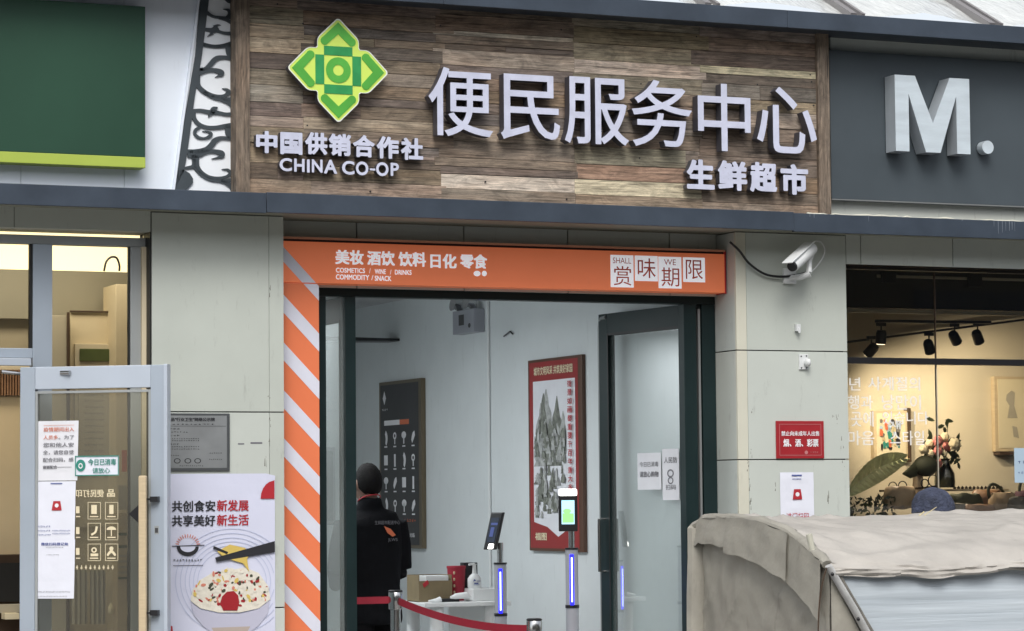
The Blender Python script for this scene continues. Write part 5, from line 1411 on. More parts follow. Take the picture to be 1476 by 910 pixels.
# rooms of the left shop
ZL = 3.35
struct(box('left_shop_floor', M['ifloor'], None, XL-1, 5.3, .61, 5.2, -.06, .0))
struct(box('left_shop_ceiling', M['warmwall'], None, XL-1, 5.3, .19, 5.2, ZL, ZL+.1))
struct(box('left_shop_back_wall', M['creamwall'], None, XL-1, 5.3, 5.0, 5.1, 0, ZL))
struct(box('left_shop_right_wall', M['creamwall'], None, 5.26, 5.32, .26, 5.0, 0, ZL))
struct(box('left_shop_side_wall', M['creamwall'], None, XL-1, XL-.9, .17, 5.2, 0, ZL))
def pxbox(name, m, parent, px0, px1, yt, yb, Y, dep, bevel=.003):
    xm = (px0+px1)/2
    return box(name, m, parent, X(px0, Y, 600), X(px1, Y, 600), Y, Y+dep, Z(xm, yb, Y), Z(xm, yt, Y), bevel=bevel)
t = thing('bulkhead', (3, .9, 3), 'beige dropped bulkhead with a glowing cove seen through the left shop glass', 'bulkhead')
pxbox('cove_lamp', M['coverlight'], t, -120, 215, 330, 389, 1.9, .03)
pxbox('bulkhead_face', mat('olive_beige', (.34, .32, .25), .6, 0, .05, 2), t, -120, 215, 390, 460, 1.7, .1)
pxbox('bulkhead_return', mat('olive_tan', (.42, .37, .27), .6, 0, .05, 2), t, -120, 215, 460, 900, 1.78, .1)
t = thing('beige_wall_unit', at(120, 900, 1.4), 'beige wall unit with dark joints behind the left shop glass', 'wall unit')
pxbox('side_column', M['taupe'], t, 74, 96, 455, 1150, 1.4, .3)
pxbox('joint', M['darkwood'], t, 97, 100.5, 450, 1150, 1.38, .02)
pxbox('joint', M['darkwood'], t, 101, 160, 448, 450.5, 1.48, .019)
pxbox('centre_panel', M['creamwall'], t, 101, 166, 451, 1150, 1.5, .1)
pxbox('side_column', M['creamwall'], t, 167, 187, 410, 1150, 1.3, .3)
pxbox('inner_panel', M['warmwall'], t, 108, 164, 496, 760, 1.47, .03)
pxbox('green_header', M['leaf'], t, 115, 162, 503, 521, 1.455, .01)
pxbox('menu_sheet', M['taupe'], t, 113, 160, 560, 680, 1.455, .01)
mb = MB()
for i, y in enumerate(range(568, 675, 9)):
    scribble(mb, lambda u, v, d: Vector(at(u, v, 1.453)), 122, 150, y, 3, 7, seed=i)
mb.build('menu_lettering', M['greyprint'], t)
# black lamp hook
tag(MB().tube(smoothp(pathpx([(150, 391), (153, 378), (160, 371), (168, 372), (172, 382), (172, 391)], 1.45)), .007, 8).build('hook_lamp', M['plastic_k'], None, smooth=True), 'black curved gooseneck hook against the yellow cove light', 'hook')
# through the doorway at far left: slatted panel, cream wall, dark counter
t = thing('slatted_panel', at(15, 560, 1.6), 'brown slatted panel above a cream wall at the far left opening', 'panel')
for i in range(12):
    pxbox('slat', M['brownbag'], t, -14+i*4, -11.8+i*4, 533, 570, 1.6, .05, 0)
pxbox('panel_board', M['warmwall'], t, -60, 60, 528, 800, 1.66, .05)
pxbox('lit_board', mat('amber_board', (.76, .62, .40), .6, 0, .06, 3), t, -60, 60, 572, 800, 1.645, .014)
t = thing('dark_counter', at(10, 850, 1.5), 'dark counter front with a small pale box on it at the far left', 'counter')
pxbox('counter_body', M['darkwood'], t, -60, 46, 800, 1100, 1.55, .3)
pxbox('counter_shelf', M['taupe'], t, -60, 46, 872, 884, 1.45, .1)
pxbox('counter_recess', M['black'], t, -60, 46, 812, 868, 1.53, .01, 0)  # flat black sheet, the dark of a recess put into its colour
tag(pxbox('pale_box', M['cream'], None, 8, 29, 884, 893, 1.35, .1), 'small pale box on the dark counter at the left edge', 'box')
# goods low behind the door glass
t = thing('side_cabinet', at(170, 900, 1.2), 'narrow wooden display cabinet with green and cream bands behind the door glass', 'cabinet')
pxbox('cabinet_side', M['lightwood'], t, 169, 188, 740, 1100, 1.15, .1)
for a, b, mm in ((768, 772, 'leaf'), (786, 790, 'leaf'), (800, 803, 'taupe'), (808, 811, 'taupe'), (816, 819, 'taupe'), (824, 827, 'taupe'), (832, 835, 'leaf'), (700, 735, 'taupe')):
    pxbox('cabinet_band', M[mm], t, 171, 184, a, b, 1.14, .008, 0)
pxbox('red_tab', M['orangeprint'], t, 176, 184, 649, 680, 1.14, .008, 0)
t = thing('hanging_curtain', at(140, 860, 1.25), 'grey beige curtain halves hanging behind the glass icons', 'curtain')
for a, b in ((102, 126), (130, 152)):
    mb = MB(); P_l = []
    x0, x1 = X(a, 1.3, 850), X(b, 1.3, 850); z0, z1 = Z(a, 900, 1.3), Z(a, 822, 1.3)
    n_ = 16
    for i in range(n_):
        u0_, u1_ = i/n_, (i+1)/n_; yy0 = 1.3+.012*math.sin(u0_*22); yy1 = 1.3+.012*math.sin(u1_*22)
        mb.quad((x0+(x1-x0)*u0_, yy0, z0), (x0+(x1-x0)*u1_, yy1, z0), (x0+(x1-x0)*u1_, yy1, z1), (x0+(x1-x0)*u0_, yy0, z1))
    mb.build('curtain_half', M['taupe'], t, smooth=True)
tag(MB().lathe(at(160, 885, 1.2), [(.012, 0), (.02, .01), (.02, .04), (.008, .055), (.008, .07)], 12).build('small_bottle', M['cream'], None, smooth=True), 'small cream bottle behind the lower door glass', 'bottle')

# ---- open aluminium door leaf
PH = R(-35)
hX, hY = X(31, -.02, 600), -.02
lw = .845
zlf = Z(31, 530, hY)
t = thing('aluminium_door', (hX, hY, 0), 'silver aluminium glass door swung open toward the street at far left', 'door', None, PH)
def lb(nm, mm, a, b, y0, y1, z0, z1, bv=.003): return MB().box(a, b, y0, y1, z0, z1).build(nm, M[mm], t, bevel=bv, local=True)
sw = .088
lb('hinge_stile', 'alu', 0, sw, -.022, .022, .02, zlf)
lb('lock_stile', 'alu', lw-.078, lw, -.022, .022, .02, zlf)
lb('top_rail', 'alu_lt', sw+.0005, lw-.078-.0005, -.0215, .0215, zlf-.125, zlf)
lb('bottom_rail', 'alu', sw+.0005, lw-.078-.0005, -.0215, .0215, .02, .2)
lb('glazing_bead', 'alu_dk', sw, sw+.014, -.016, .016, .2, zlf-.136, .001)
lb('glazing_bead', 'alu_dk', sw+.0145, lw-.078-.015, -.016, .016, zlf-.15, zlf-.136, .001)
lb('glazing_bead', 'alu_dk', lw-.078-.0145, lw-.078, -.016, .016, .2, zlf-.136, .001)
lb('edge_strip', 'alu_lt', lw+.0005, lw+.022, -.03, .03, .02, zlf+.003)
gp = lb('pane', 'glass_dusty', sw+.008, lw-.078-.008, -.003, .003, .195, zlf-.142, 0)
# wooden pull bar with black brackets
zt_, zb_ = Z(212, 686, -.4), Z(212, 950, -.4)
hb = MB().box(lw-.078-.050, lw-.078-.006, -.085, -.055, zb_, zt_).build('pull_bar', M['lightwood'], t, bevel=.008, local=True)
mb = MB()
for py in (720, 883):
    zz = Z(228, py, -.45); mb.box(lw-.070, lw-.025, -.06, -.022, zz-.014, zz+.016)
    mb.box(lw-.078-.03, lw-.071, -.07, -.055, zz-.004, zz+.006)
mb.build('pull_bracket', M['plastic_k'], t, local=True)
mb = MB(); zz = Z(200, 741, -.4); xx = lw-.078-.058
mb.quad((xx, -.006, zz+.065), (xx, -.006, zz-.065), (xx-.075, -.006, zz)); mb.build('black_marker', M['plastic_k'], t, local=True, recalc=False)
lb('lock_plate', 'alu_dk', lw-.055, lw-.03, -.0235, -.022, Z(228, 770, -.45), Z(228, 758, -.45), 0)
lb('label', 'charcoal', lw-.052, lw-.034, -.0245, -.0235, Z(228, 768, -.45), Z(228, 761, -.45), 0)
# closer arm
dirx = Vector((math.cos(PH), math.sin(PH), 0)); nf = Vector((math.sin(PH), -math.cos(PH), 0))
def onalu(px, py, off=.0):
    o = Vector((hX, hY, 0)) + nf*(.0); d = ray(px, py); p = EYE + d*((o-EYE).dot(nf)/d.dot(nf)); return p + nf*off
MBc = MB().tube([onalu(100, 538, .03), at(40, 540, YL-.06), at(2, 536, YL-.06)], [.008, .009, .012], 8).tube([onalu(90, 538, .02), onalu(104, 538, .035)], .014, 10)
tag(MBc.build('closer_arm', M['chrome'], None, smooth=True), 'steel door closer arm from the left transom to the aluminium door', 'door closer')
# sheets on the leaf
def sheet(name, label, cat, x0, x1, yt, yb, m, skew=0, off=.0035):
    a, b = onalu(x0, (yt+yb)/2), onalu(x1, (yt+yb)/2); xm = (x0+x1)/2
    z1, z0 = onalu(xm, yt).z, onalu(xm, yb).z
    a.z = b.z = z0
    t = thing(name, a, label, cat)
    f = Face(a+nf*off, b-a, Vector((0, 0, z1-z0))+(b-a)*skew, nf)
    mb = MB()
    for i in range(5):
        for j in range(7):
            mb.quad(*[f(u/5, v/7, .002+.002*noise.noise(Vector((u*.8+x0, v*.7+yt, 0)))) for u, v in ((i, j), (i+1, j), (i+1, j+1), (i, j+1))])
    mb.build('sheet', M[m], t, smooth=True, recalc=False)
    return t, f
tp, f = sheet('entry_notice', 'top white notice with red and black lines on the open aluminium door', 'notice', 54, 112, 607, 693, 'paper_warm', .03)
mb = MB()
for i, s in enumerate(('为了', '您和他人安', '全，请您亮证', '配合扫码，感')):
    v = .68-i*.125 if i else .68
text(mb, '。为了', f, .52, .69, .9, .76, .006, .01)
for i, s in enumerate(('您和他人安', '全，请您自觉', '配合扫码，感')): text(mb, s, f, .14, .56-i*.125, .9, .635-i*.125, .006, .015)
text(mb, '谢谢配合', f, .14, .2, .5, .255, .006, .05); rect(mb, f, .5, .222, .86, .228, .006)
mb.build('lettering', M['greyprint'], tp)
mb = MB(); text(mb, '疫情期间出入', f, .14, .82, .9, .895, .006, .01); text(mb, '人员多', f, .14, .69, .5, .76, .006, .01); rect(mb, f, .14, .925, .9, .93, .006); mb.build('red_lettering', M['orangeprint'], tp)
tp, f = sheet('code_notice', 'middle bluish white notice with a small red badge on the open aluminium door', 'notice', 52, 108, 694, 778, 'paper', .03)
mb = MB(); mb.quad(f(.40, .5, .006), f(.66, .5, .006), f(.62, .66, .006), f(.44, .66, .006)); mb.build('red_badge', M['redprint'], tp)
mb = MB(); disc(mb, f, .53, .585, .05, .035, .007); mb.build('badge_mark', M['white'], tp)
mb = MB(); rect(mb, f, .36, .955, .66, .97, .006); scribble(mb, f, .05, .38, .21, .035, 8, .006); scribble(mb, f, .05, .38, .14, .03, 8, .006); scribble(mb, f, .42, .9, .14, .03, 14, .006); scribble(mb, f, .05, .4, .07, .03, 9, .006); scribble(mb, f, .42, .9, .09, .03, 14, .006); mb.build('lettering', M['blueprint'], tp)
tp, f = sheet('round_notice', 'lowest bluish white notice with a heading line on the open aluminium door', 'notice', 49, 107, 778, 863, 'paper', .03)
mb = MB(); text(mb, '微信扫码登记处', f, .16, .90, .84, .95, .006, .03); mb.build('lettering', M['blueprint'], tp)
mb = MB(); scribble(mb, f, .28, .72, .86, .02, 12, .006); scribble(mb, f, .05, .92, .105, .025, 24, .006); scribble(mb, f, .12, .84, .03, .02, 20, .006); scribble(mb, f, .3, .62, .735, .018, 10, .006); mb.build('fine_print', M['greyprint'], tp)
tp, f = sheet('teal_sticker', 'small white sticker with teal border and round badge on the door glass', 'sticker', 109, 172, 657, 686, 'paper', 0, .004)
mb = MB()
for a, b, c, d in ((0, 0, 1, .05), (0, .95, 1, 1), (0, 0, .02, 1), (.98, 0, 1, 1)): rect(mb, f, a, b, c, d, .006)
disc(mb, f, .13, .52, .11, .30, .006); text(mb, '今日已消毒', f, .30, .52, .94, .84, .006, .03); text(mb, '请放心', f, .4, .12, .8, .4, .006, .02)
mb.build('teal_print', M['tealprint'], tp)
mb = MB(); ring(mb, f, .13, .5, .05, .14, .02, .008, 14); mb.build('badge_mark', M['white'], tp)
# white vinyl icons on the leaf glass
t = thing('vinyl_icons', onalu(140, 800), 'grid of white vinyl service icons and mirrored lettering on the door glass', 'decal')
fi = lambda u, v, d=0: onalu(u, v, .005)
def fi2(u, v, d=0): return onalu(u, v, .005)
mb = MB()
ff = Face(onalu(110, 717, .005), onalu(166, 717, .005)-onalu(110, 717, .005), (0, 0, onalu(138, 706).z-onalu(138, 717).z), nf)
ff.U.z = 0
text(mb, '便民打印', ff, 0, 0, .72, 1, 0, .02, mirror=True); text(mb, '品', ff, .8, 0, 1, 1, 0, .04, mirror=True)
for r_, yy in enumerate((736, 766, 796)):
    for c_, xx in enumerate((112, 136, 161)):
        k_ = r_*3+c_
        def D(u, v, w_, h_): rect(mb, fi2, xx+u, yy+v, xx+u+w_, yy+v+h_)
        if k_ in (0, 3, 6): D(-2, -6, 5, 10)
        elif k_ == 1: D(-4, -8, 8, 13)
        elif k_ == 2: D(-3, -8, 6, 13)
        elif k_ == 4: stroke(mb, fi2, [(xx-4, yy+5, 3), (xx+2, yy+1, 3), (xx+4, yy-7, 3.5)])
        elif k_ == 5: disc(mb, fi2, xx, yy-2, 7, 5, n=12, a0=math.pi, a1=2*math.pi); stroke(mb, fi2, [(xx, yy-2, 1.4), (xx, yy+7, 1.4)])
        elif k_ == 7: ring(mb, fi2, xx, yy-3, 4, 4, 2); D(-5, 2, 11, 4)
        else: disc(mb, fi2, xx, yy-5, 3, 3); stroke(mb, fi2, [(xx-6, yy+5, 3), (xx, yy-1, 4), (xx+6, yy+5, 3)])
        D(-6 if c_ else -2, 8, 12 if c_ else 6, 1.6)
        if c_:
            for a, b, c, d in ((-9, -12, 18, .7), (-9, 12, 18, .7), (-9, -12, .7, 24), (9, -12, .7, 24)): D(a, b, c, d)
for i in range(9): rect(mb, fi2, 110+i*6.4, 817+(i % 2), 110+i*6.4+3, 819+(i % 2)); rect(mb, fi2, 111+i*6.4, 815, 112.2+i*6.4, 821)
mb.build('icon_print', M['cream'], t, recalc=False)

# ================================================================== RIGHT SHOP
YR = .12; XRo = XR
t = thing('right_window', (xp_r, YR, 0), 'large shop window with white Korean lettering and dark transom bar at right', 'window')
zrail1, zrail0 = Z(1350, 517, YR), Z(1350, 526, YR)
xj = X(1352, YR, 600)
box('transom_bar', M['plastic_k'], t, xp_r+.001, XRo, YR-.02, YR+.05, zrail0, zrail1, bevel=.002)
box('edge_frame', M['plastic_k'], t, xp_r+.001, xp_r+.014, YR-.0, YR+.05, .3, zrail0-.001)
box('top_frame', M['plastic_k'], t, xp_r+.001, XRo, YR, YR+.05, zwt-.02, zwt-.002)
for a, b in ((xp_r+.002, xj-.002), (xj+.002, XRo)):
    box('pane', M['glass_clear'], t, a, b, YR+.01, YR+.02, .3, zrail0-.0005)
    box('pane', M['glass_clear'], t, a, b, YR+.01, YR+.02, zrail1+.0005, zwt-.021)
box('joint_strip', M['taupe'], t, xj-.003, xj+.003, YR+.006, YR+.024, .3, zrail0-.001)
box('joint_strip', M['darkwood'], t, xj-.002, xj+.002, YR+.006, YR+.024, zrail1+.001, zwt-.022)
box('sill', M['clad'], t, xp_r+.001, XRo, .0, .3, .0, .299)
mb = MB()
def ktext(s, x0, x1, y0, y1, bold=.012):
    f = Face((X(x0, YR, y1), YR-.003, Z(x0, y1, YR)), (X(x1, YR, y1)-X(x0, YR, y1), 0, 0), (0, 0, Z(x0, y0, YR)-Z(x0, y1, YR)), (0, -1, 0))
    text(mb, s, f, 0, 0, 1, 1, 0, bold)
ktext('년', 1224, 1240, 544, 563); ktext('사계절의', 1251, 1326, 543, 563)
ktext('행과', 1222, 1258, 570, 590); ktext('낭만이', 1271, 1327, 569, 591)
ktext('곳에', 1226, 1259, 593, 615); ktext('있습니다', 1272, 1338, 593, 612)
ktext('마음', 1222, 1260, 621, 642, .01); ktext('스타일', 1283, 1332, 621, 642, .01); ktext('새', 1282, 1298, 607, 619, .01)
mb.build('korean_lettering', mat('frosted_vinyl', (.82, .82, .80), .6), t)
# rooms
YKR = 2.3; ZR = 3.3
struct(box('right_shop_floor', M['darkwood'], None, xp_r+.02, XRo, .61, YKR, -.06, 0))
struct(box('right_shop_back_wall', M['warmwall'], None, xp_r-.5, XRo+2, YKR, YKR+.1, 0, ZR))
struct(box('right_shop_ceiling', M['darkceil'], None, 8.25, XRo+2, .2, YKR, ZR, ZR+.1))
struct(box('right_shop_left_wall', M['warmwall'], None, 8.25, 8.35, .62, YKR, 0, ZR))
struct(box('right_shop_end_wall', M['warmwall'], None, XRo, XRo+.1, .05, YKR, 0, ZR))
def bxr(name, m, parent, px0, px1, yt, yb, Y, dep=.05, bevel=.003): return pxbox(name, M[m] if isinstance(m, str) else m, parent, px0, px1, yt, yb, Y, dep, bevel)
# ceiling beams / ducts
t = thing('ceiling_beams', at(1300, 450, 1), 'dark ceiling beams with a pale lower edge at the top of the right shop', 'beam')
bxr('dark_bulkhead', 'darkceil', t, 1180, 1700, 340, 448, .9, .4)
bxr('pale_edge', 'taupe', t, 1180, 1700, 449.5, 455, .88, .03)
bxr('pale_edge', 'taupe', t, 1180, 1700, 392, 394, .89, .008)
bxr('pale_edge', 'taupe', t, 1268, 1700, 402, 406, .885, .008)
bxr('dark_fixture', 'black', t, 1275, 1296, 388, 408, .86, .02)
bxr('dark_fixture', 'black', t, 1400, 1420, 388, 414, .86, .02)
def slant(name, m, parent, a, b, Y, w):
    A_, B_ = at(a[0], a[1], Y), at(b[0], b[1], Y+.0); mb = MB(); mb.obox((A_+B_)/2, (B_-A_)/2, (0, w, 0), (0, 0, w)); return mb.build(name, M[m] if isinstance(m, str) else m, parent)
slant('sloping_beam', 'warmwall', t, (1215, 487), (1480, 452), 1.7, .022)
trk = thing('light_track', at(1300, 490, 1.45), 'slanting black lighting track across the right shop ceiling', 'lighting track')
slant('track_rail', 'plastic_k', trk, (1200, 496), (1500, 458), 1.45, .008)
slant('track_rail', 'plastic_k', trk, (1262, 463), (1428, 465), 1.2, .01)
# spotlights
def spot(px, py, tgt, Y, e, label, dirn=None, group='track spotlights in the right shop', size=.037, ln=.095, stem=18):
    p = at(px, py, Y); top = at(px, py-stem, Y)
    t = thing('track_spotlight', p, label, 'spotlight', group)
    MB().tube([top, p], .006, 8).build('stem', M['plastic_k'], t)
    MB().obox(top, (.035, 0, 0), (0, .01, 0), (0, 0, .012)).build('track_adapter', M['plastic_k'], t)
    d = (Vector(tgt)-p).normalized() if dirn is None else Vector(dirn).normalized()
    MB().tube([p-d*ln*.5, p-d*ln*.3, p+d*ln*.5], [size*.8, size, size*1.05], 16).build('lamp_can', M['plastic_k'], t, smooth=True)
    tilt_end = p+d*(ln*.5+.004)
    mbl = MB().tube([tilt_end-d*.003, tilt_end], size*.8, 14); mbl.build('lamp_lens', mat('warm_lens', (1, .8, .5), .4, emit=3), t)
    L = bpy.data.lights.new('spot_lamp', 'SPOT'); L.energy = e; L.color = (1, .84, .62); L.spot_size = R(80); L.spot_blend = .8; L.shadow_soft_size = .02
    lo = bpy.data.objects.new('spot_lamp', L); col.objects.link(lo); lo.location = tilt_end+d*.01
    dd = (Vector(tgt)-lo.location); lo.rotation_euler = dd.to_track_quat('-Z', 'Y').to_euler()
    lo.parent = t; lo.location = lo.location - t.location
SP = 20
w1 = at(1390, 590, YKR); w2 = at(1290, 620, YKR); w3 = at(1450, 600, YKR); w4 = at(1240, 560, YKR)
spot(1256, 505, at(1405, 665, YKR), 1.4, 75, 'leftmost drooping black spotlight next to the pier', (-.3, .5, -.55))
spot(1270, 486, at(1400, 760, .7), 1.2, 90, 'upright black spotlight can second from the left', (0, .15, -1))
spot(1339, 500, w2, 1.4, SP, 'black spotlight left of the glass joint', (.35, .3, -.6))
spot(1376, 487, w1, 1.4, SP, 'black spotlight right of the glass joint', (.5, .3, -.5))
spot(1409, 486, w3, 1.4, SP, 'rightmost black spotlight on the slanting track', (.45, .3, -.65))
# framed pictures on the back wall
def picture(px0, px1, yt, yb, label, kind):
    Y = YKR-.05
    t = thing('framed_picture', at(px0, yb, Y), label, 'picture')
    bxr('frame', 'lightwood', t, px0, px1, yt, yb, Y, .048)
    w_ = (px1-px0)
    bxr('picture_mount', 'cream', t, px0+w_*.08, px1-w_*.08, yt+4, yb-5, Y-.004, .003, 0)
    return t
t = picture(1259, 1309, 592, 663, 'light wood framed abstract painting in blue, orange and black', 0)
mb = MB(); rb = random.Random(2); ab = [M['tealprint'], M['orangeprint'], M['blackprint'], M['bluepaper'], M['straw'], M['greybag']]
for k_ in range(34):
    u = rb.uniform(1269, 1297); v = rb.uniform(606, 646); w_, h2 = rb.uniform(3, 8), rb.uniform(4, 13)
    pts = [(min(max(u+dx*w_*.5, 1268), 1300), min(max(v+dy*h2*.5, 603), 651)) for dx, dy in ((-1, -.6), (.2, -1), (1, -.3), (.7, 1), (-.6, .8))]
    mb.quad(*[at(a, b, YKR-.056-.0003*k_) for a, b in pts], mi=k_ % 6)
mb.build('painted_patch', ab, t, recalc=False)
bxr('frame_edge', 'darkwood', t, 1309.5, 1313, 588, 666, YKR-.07, .068)
t = picture(1434, 1498, 543, 651, 'large pale framed drawing at the right edge of the shop window', 1)
mb = MB(); P5 = [(1451, 569), (1458, 563), (1463, 566), (1462, 585), (1467, 603), (1452, 603), (1455, 585), (1450, 577)]
mb.quad(*[at(a, b, YKR-.057) for a, b in P5]); mb.quad(*[at(a, b, YKR-.057) for a, b in ((1459, 614), (1466, 616), (1469, 632), (1461, 630))]); mb.build('drawn_shape', M['taupe'], t, recalc=False)
bxr('picture_foot', 'darkwood', t, 1440, 1470, 652, 656, YKR-.09, .088)
# tall leaf
def leafshape(a, b, w, Y, m, name, label, cat='plant', veins=14, sag=.1):
    t = thing(name, at(a[0], a[1], Y), label, cat)
    A_, B_ = at(*a, Y), at(*b, Y+.1); d = B_-A_; up = Vector((-d.z, 0, d.x)).normalized()
    MB().tube([A_, A_.lerp(B_, .5)+Vector((0, 0, sag*.4)), B_], [.006, .005, .002], 6).build('midrib', M['palm'], t, smooth=True)
    n_ = veins
    for sd in (-1, 1):
        for i in range(n_):
            s0, s1 = i/n_, (i+.9)/n_
            def ww(s): return w*math.sin(math.pi*min(1, s*.9+.08))**.7
            c0_ = A_.lerp(B_, s0)+Vector((0, 0, sag*.4*4*s0*(1-s0))); c1_ = A_.lerp(B_, s1)+Vector((0, 0, sag*.4*4*s1*(1-s1)))
            sw_ = d.normalized()*w*.35
            mbx = MB(); mbx.quad(c0_, c1_, c1_+up*sd*ww(s1)+sw_+Vector((0, -.03, 0)), c0_+up*sd*ww(s0)+sw_+Vector((0, -.015, 0)))
            mbx.build('leaf_blade', m, t, recalc=False)
    return t
leafshape((1219, 712), (1304, 661), .085, 1.0, M['palm'], 'broad_leaf', 'large pale green palm leaf leaning at the left of the window display')
# flowers in a dark vase
t = thing('flower_vase', at(1360, 702, 1.7), 'dark glass vase of cream and pink roses in the window display', 'flowers')
pv = at(1362, 703, 1.75); s_ = (pv-EYE).length/FPX
MB().lathe(pv, [(14*s_, 0), (15*s_, 8*s_), (14*s_, 20*s_), (9*s_, 30*s_), (7*s_, 38*s_), (9*s_, 41*s_), (8*s_, 41*s_)], 20).build('vase', mat('smoked_glass', (.03, .03, .02), .15, 0, coat=.5), t, smooth=True)
rb = random.Random(8)
def rose(px, py, r, m):
    c = at(px, py, 1.70+rb.uniform(-.06, .04)); mb = MB(); R0 = r*s_
    for ringi, (n_, rr1, zz) in enumerate(((6, 1.0, .0), (5, .7, .25), (4, .4, .4))):
        for k_ in range(n_):
            a_ = 2*math.pi*k_/n_+ringi; ctr = c+Vector((math.cos(a_)*R0*rr1*.65, -R0*zz, math.sin(a_)*R0*rr1*.55))
            mb.ell(ctr, (R0*.5, R0*.22, R0*.5), 8, 5, Matrix.Rotation(a_, 3, 'Y'))
    mb.build('rose', m, t, smooth=True)
for px, py, r, mm in ((1331, 648, 7, 'cream'), (1340, 640, 7, 'cream'), (1352, 636, 8, 'pink'), (1362, 630, 7, 'cream'), (1376, 640, 9, 'cream'), (1352, 650, 7, 'pink'), (1364, 643, 6, 'pink'), (1341, 654, 6, 'cream'), (1353, 668, 6, 'pink'), (1366, 645, 6, 'pink')): rose(px, py, r, M[mm])
for k_ in range(70):
    px = rb.uniform(1334, 1382); py = rb.uniform(632, 674) if k_ < 60 else rb.uniform(600, 632)
    c = at(px, py, 1.76+rb.uniform(-.03, .1)); a_ = rb.uniform(0, 6.28); l_ = rb.uniform(5, 9)*s_; w_ = l_*.38
    ux = Vector((math.cos(a_), rb.uniform(-.3, .3), math.sin(a_))); vx = Vector((-math.sin(a_), 0, math.cos(a_)))
    MB().quad(c-ux*l_, c-ux*l_*.3+vx*w_, c+ux*l_*.4+vx*w_*.8, c+ux*l_, c+ux*l_*.4-vx*w_*.8, c-ux*l_*.3-vx*w_).build('leaf', M['leaf_dk'], t, recalc=False)
mb = MB()
for k_ in range(9):
    p = at(rb.uniform(1348, 1374), rb.uniform(606, 650), 1.80); mb.tube([pv+Vector((0, 0, 38*s_)), p], .0025, 5)
mb.build('stem', M['leaf_dk'], t)
# display cap on a stand
pc = at(1325, 690, 1.45); s2 = (pc-EYE).length/FPX
t = thing('olive_hat', pc, 'dark olive cap hung on a pale wooden stand beside the roses', 'cap')
MB().tube([at(1322, 720, 1.45), at(1324, 668, 1.45)], [(9*s2, 5*s2), (8*s2, 4*s2)], 10, up=(1, 0, 0)).build('stand', M['tanbag'], t, smooth=True)
MB().ell(at(1334, 672, 1.42), (19*s2, 14*s2, 15*s2), 18, 12).build('crown', M['olivebag'], t, smooth=True)
MB().tube([at(1320, 676, 1.40), at(1311, 682, 1.36), at(1301, 683, 1.32)], [(11*s2, 2*s2), (8*s2, 1.5*s2), (1*s2, .5*s2)], 10, up=(0, 0, 1)).build('peak', M['olivebag'], t, smooth=True)
# shelf rail with a row of small bottles
t = thing('display_rail', at(1400, 704, 1.9), 'wooden display rail carrying a row of small dark bottles', 'shelf')
bxr('rail', 'lightwood', t, 1352, 1452, 705, 708, 1.85, .08)
bxr('rail_bracket', 'darkwood', t, 1420, 1424, 709, 760, 1.87, .03)
for i in range(13):
    p = at(1376+i*5.6, 705, 1.88); s3 = (p-EYE).length/FPX
    tag(MB().lathe(p, [(2.1*s3, 0), (2.3*s3, 1*s3), (2.1*s3, 2.5*s3), (.9*s3, 3.2*s3), (.9*s3, 4.2*s3)], 10).build('small_bottle', M['darkwood'], None, smooth=True), 'small dark bottle in the row on the display rail', 'bottle', 'small bottles on the display rail')
# eyewear / wire loops
t = thing('wire_rack', at(1290, 725, 1.2), 'dark wire rack with looped hooks among the bags', 'rack')
slant('rack_bar', 'darkwood', t, (1268, 708), (1352, 702), 1.25, .007)
for px, py, r in ((1287, 702, 7), (1301, 701, 7), (1267, 722, 6), (1345, 693, 8), (1333, 697, 6), (1278, 716, 5)):
    c = at(px, py, 1.22); rr2 = r*(c-EYE).length/FPX
    MB().tube([c+Vector((math.cos(a_)*rr2, 0, math.sin(a_)*rr2)) for a_ in [k_*math.pi/9 for k_ in range(19)]], .004, 6).build('wire_loop', M['plastic_k'], t, smooth=True)
# bags and heap of soft goods along the window foot
def bag(px, py, w_, h2, Y, m, label, handle=True, tilt=0):
    c = at(px, py, Y); s4 = (c-EYE).length/FPX; rt = Matrix.Rotation(tilt, 3, 'Y'); w_ *= 1.3; h2 *= 1.3; c += Vector((0, 0, 5*s4))
    t = thing('soft_bag', c-Vector((0, 0, h2*s4)), label, 'bag')
    mb = MB(); mb.ell(c, (w_*s4, .09, h2*s4), 20, 12, rt)
    for i in range(len(mb.v)):
        v = Vector(mb.v[i]); d = v-c; d.z = max(-h2*s4*.75, min(h2*s4*.7, d.z*1.25)); mb.v[i] = tuple(c+d+Vector((0, 1, .5))*noise.noise(v*14)*.025)
    mb.build('bag_body', m, t, smooth=True)
    if handle:
        MB().tube([c+rt@Vector((math.cos(a_)*w_*s4*.55, 0, h2*s4*.5+math.sin(a_)*h2*s4*.9)) for a_ in [k_*math.pi/10 for k_ in range(11)]], .011, 8).build('handle', M['olivebag'], t, smooth=True)
    return t
bag(1296, 722, 20, 16, .75, M['tanbag'], 'tan canvas bag left of the blue knitted hat', False, -.5)
bag(1392, 732, 22, 16, .75, M['olivebag'], 'dark olive bag right of the blue knitted hat', False, .2)
bag(1420, 726, 22, 15, .8, M['brownbag'], 'brown leather bag in the middle of the window heap', False, -.5)
bag(1444, 732, 17, 18, .7, M['tanbag'], 'tan suede bag with a tall dark green handle', True, -.6)
bag(1462, 738, 15, 17, .65, M['greybag'], 'grey cloth bag near the right edge', False, -.3)
bag(1482, 730, 16, 18, .7, M['plumbag'], 'plum cloth bag cut by the right edge with a dark handle', True, -.2)
bag(1376, 744, 20, 14, .6, M['greybag'], 'grey cloth bag low behind the tricycle roof', False, .1)
bag(1410, 746, 22, 14, .55, M['brownbag'], 'dark brown bag low behind the tricycle roof', False, .1)
t = thing('foliage_tray', at(1245, 745, .7), 'dark green foliage plant low in the left of the right window', 'plant')
rb = random.Random(21)
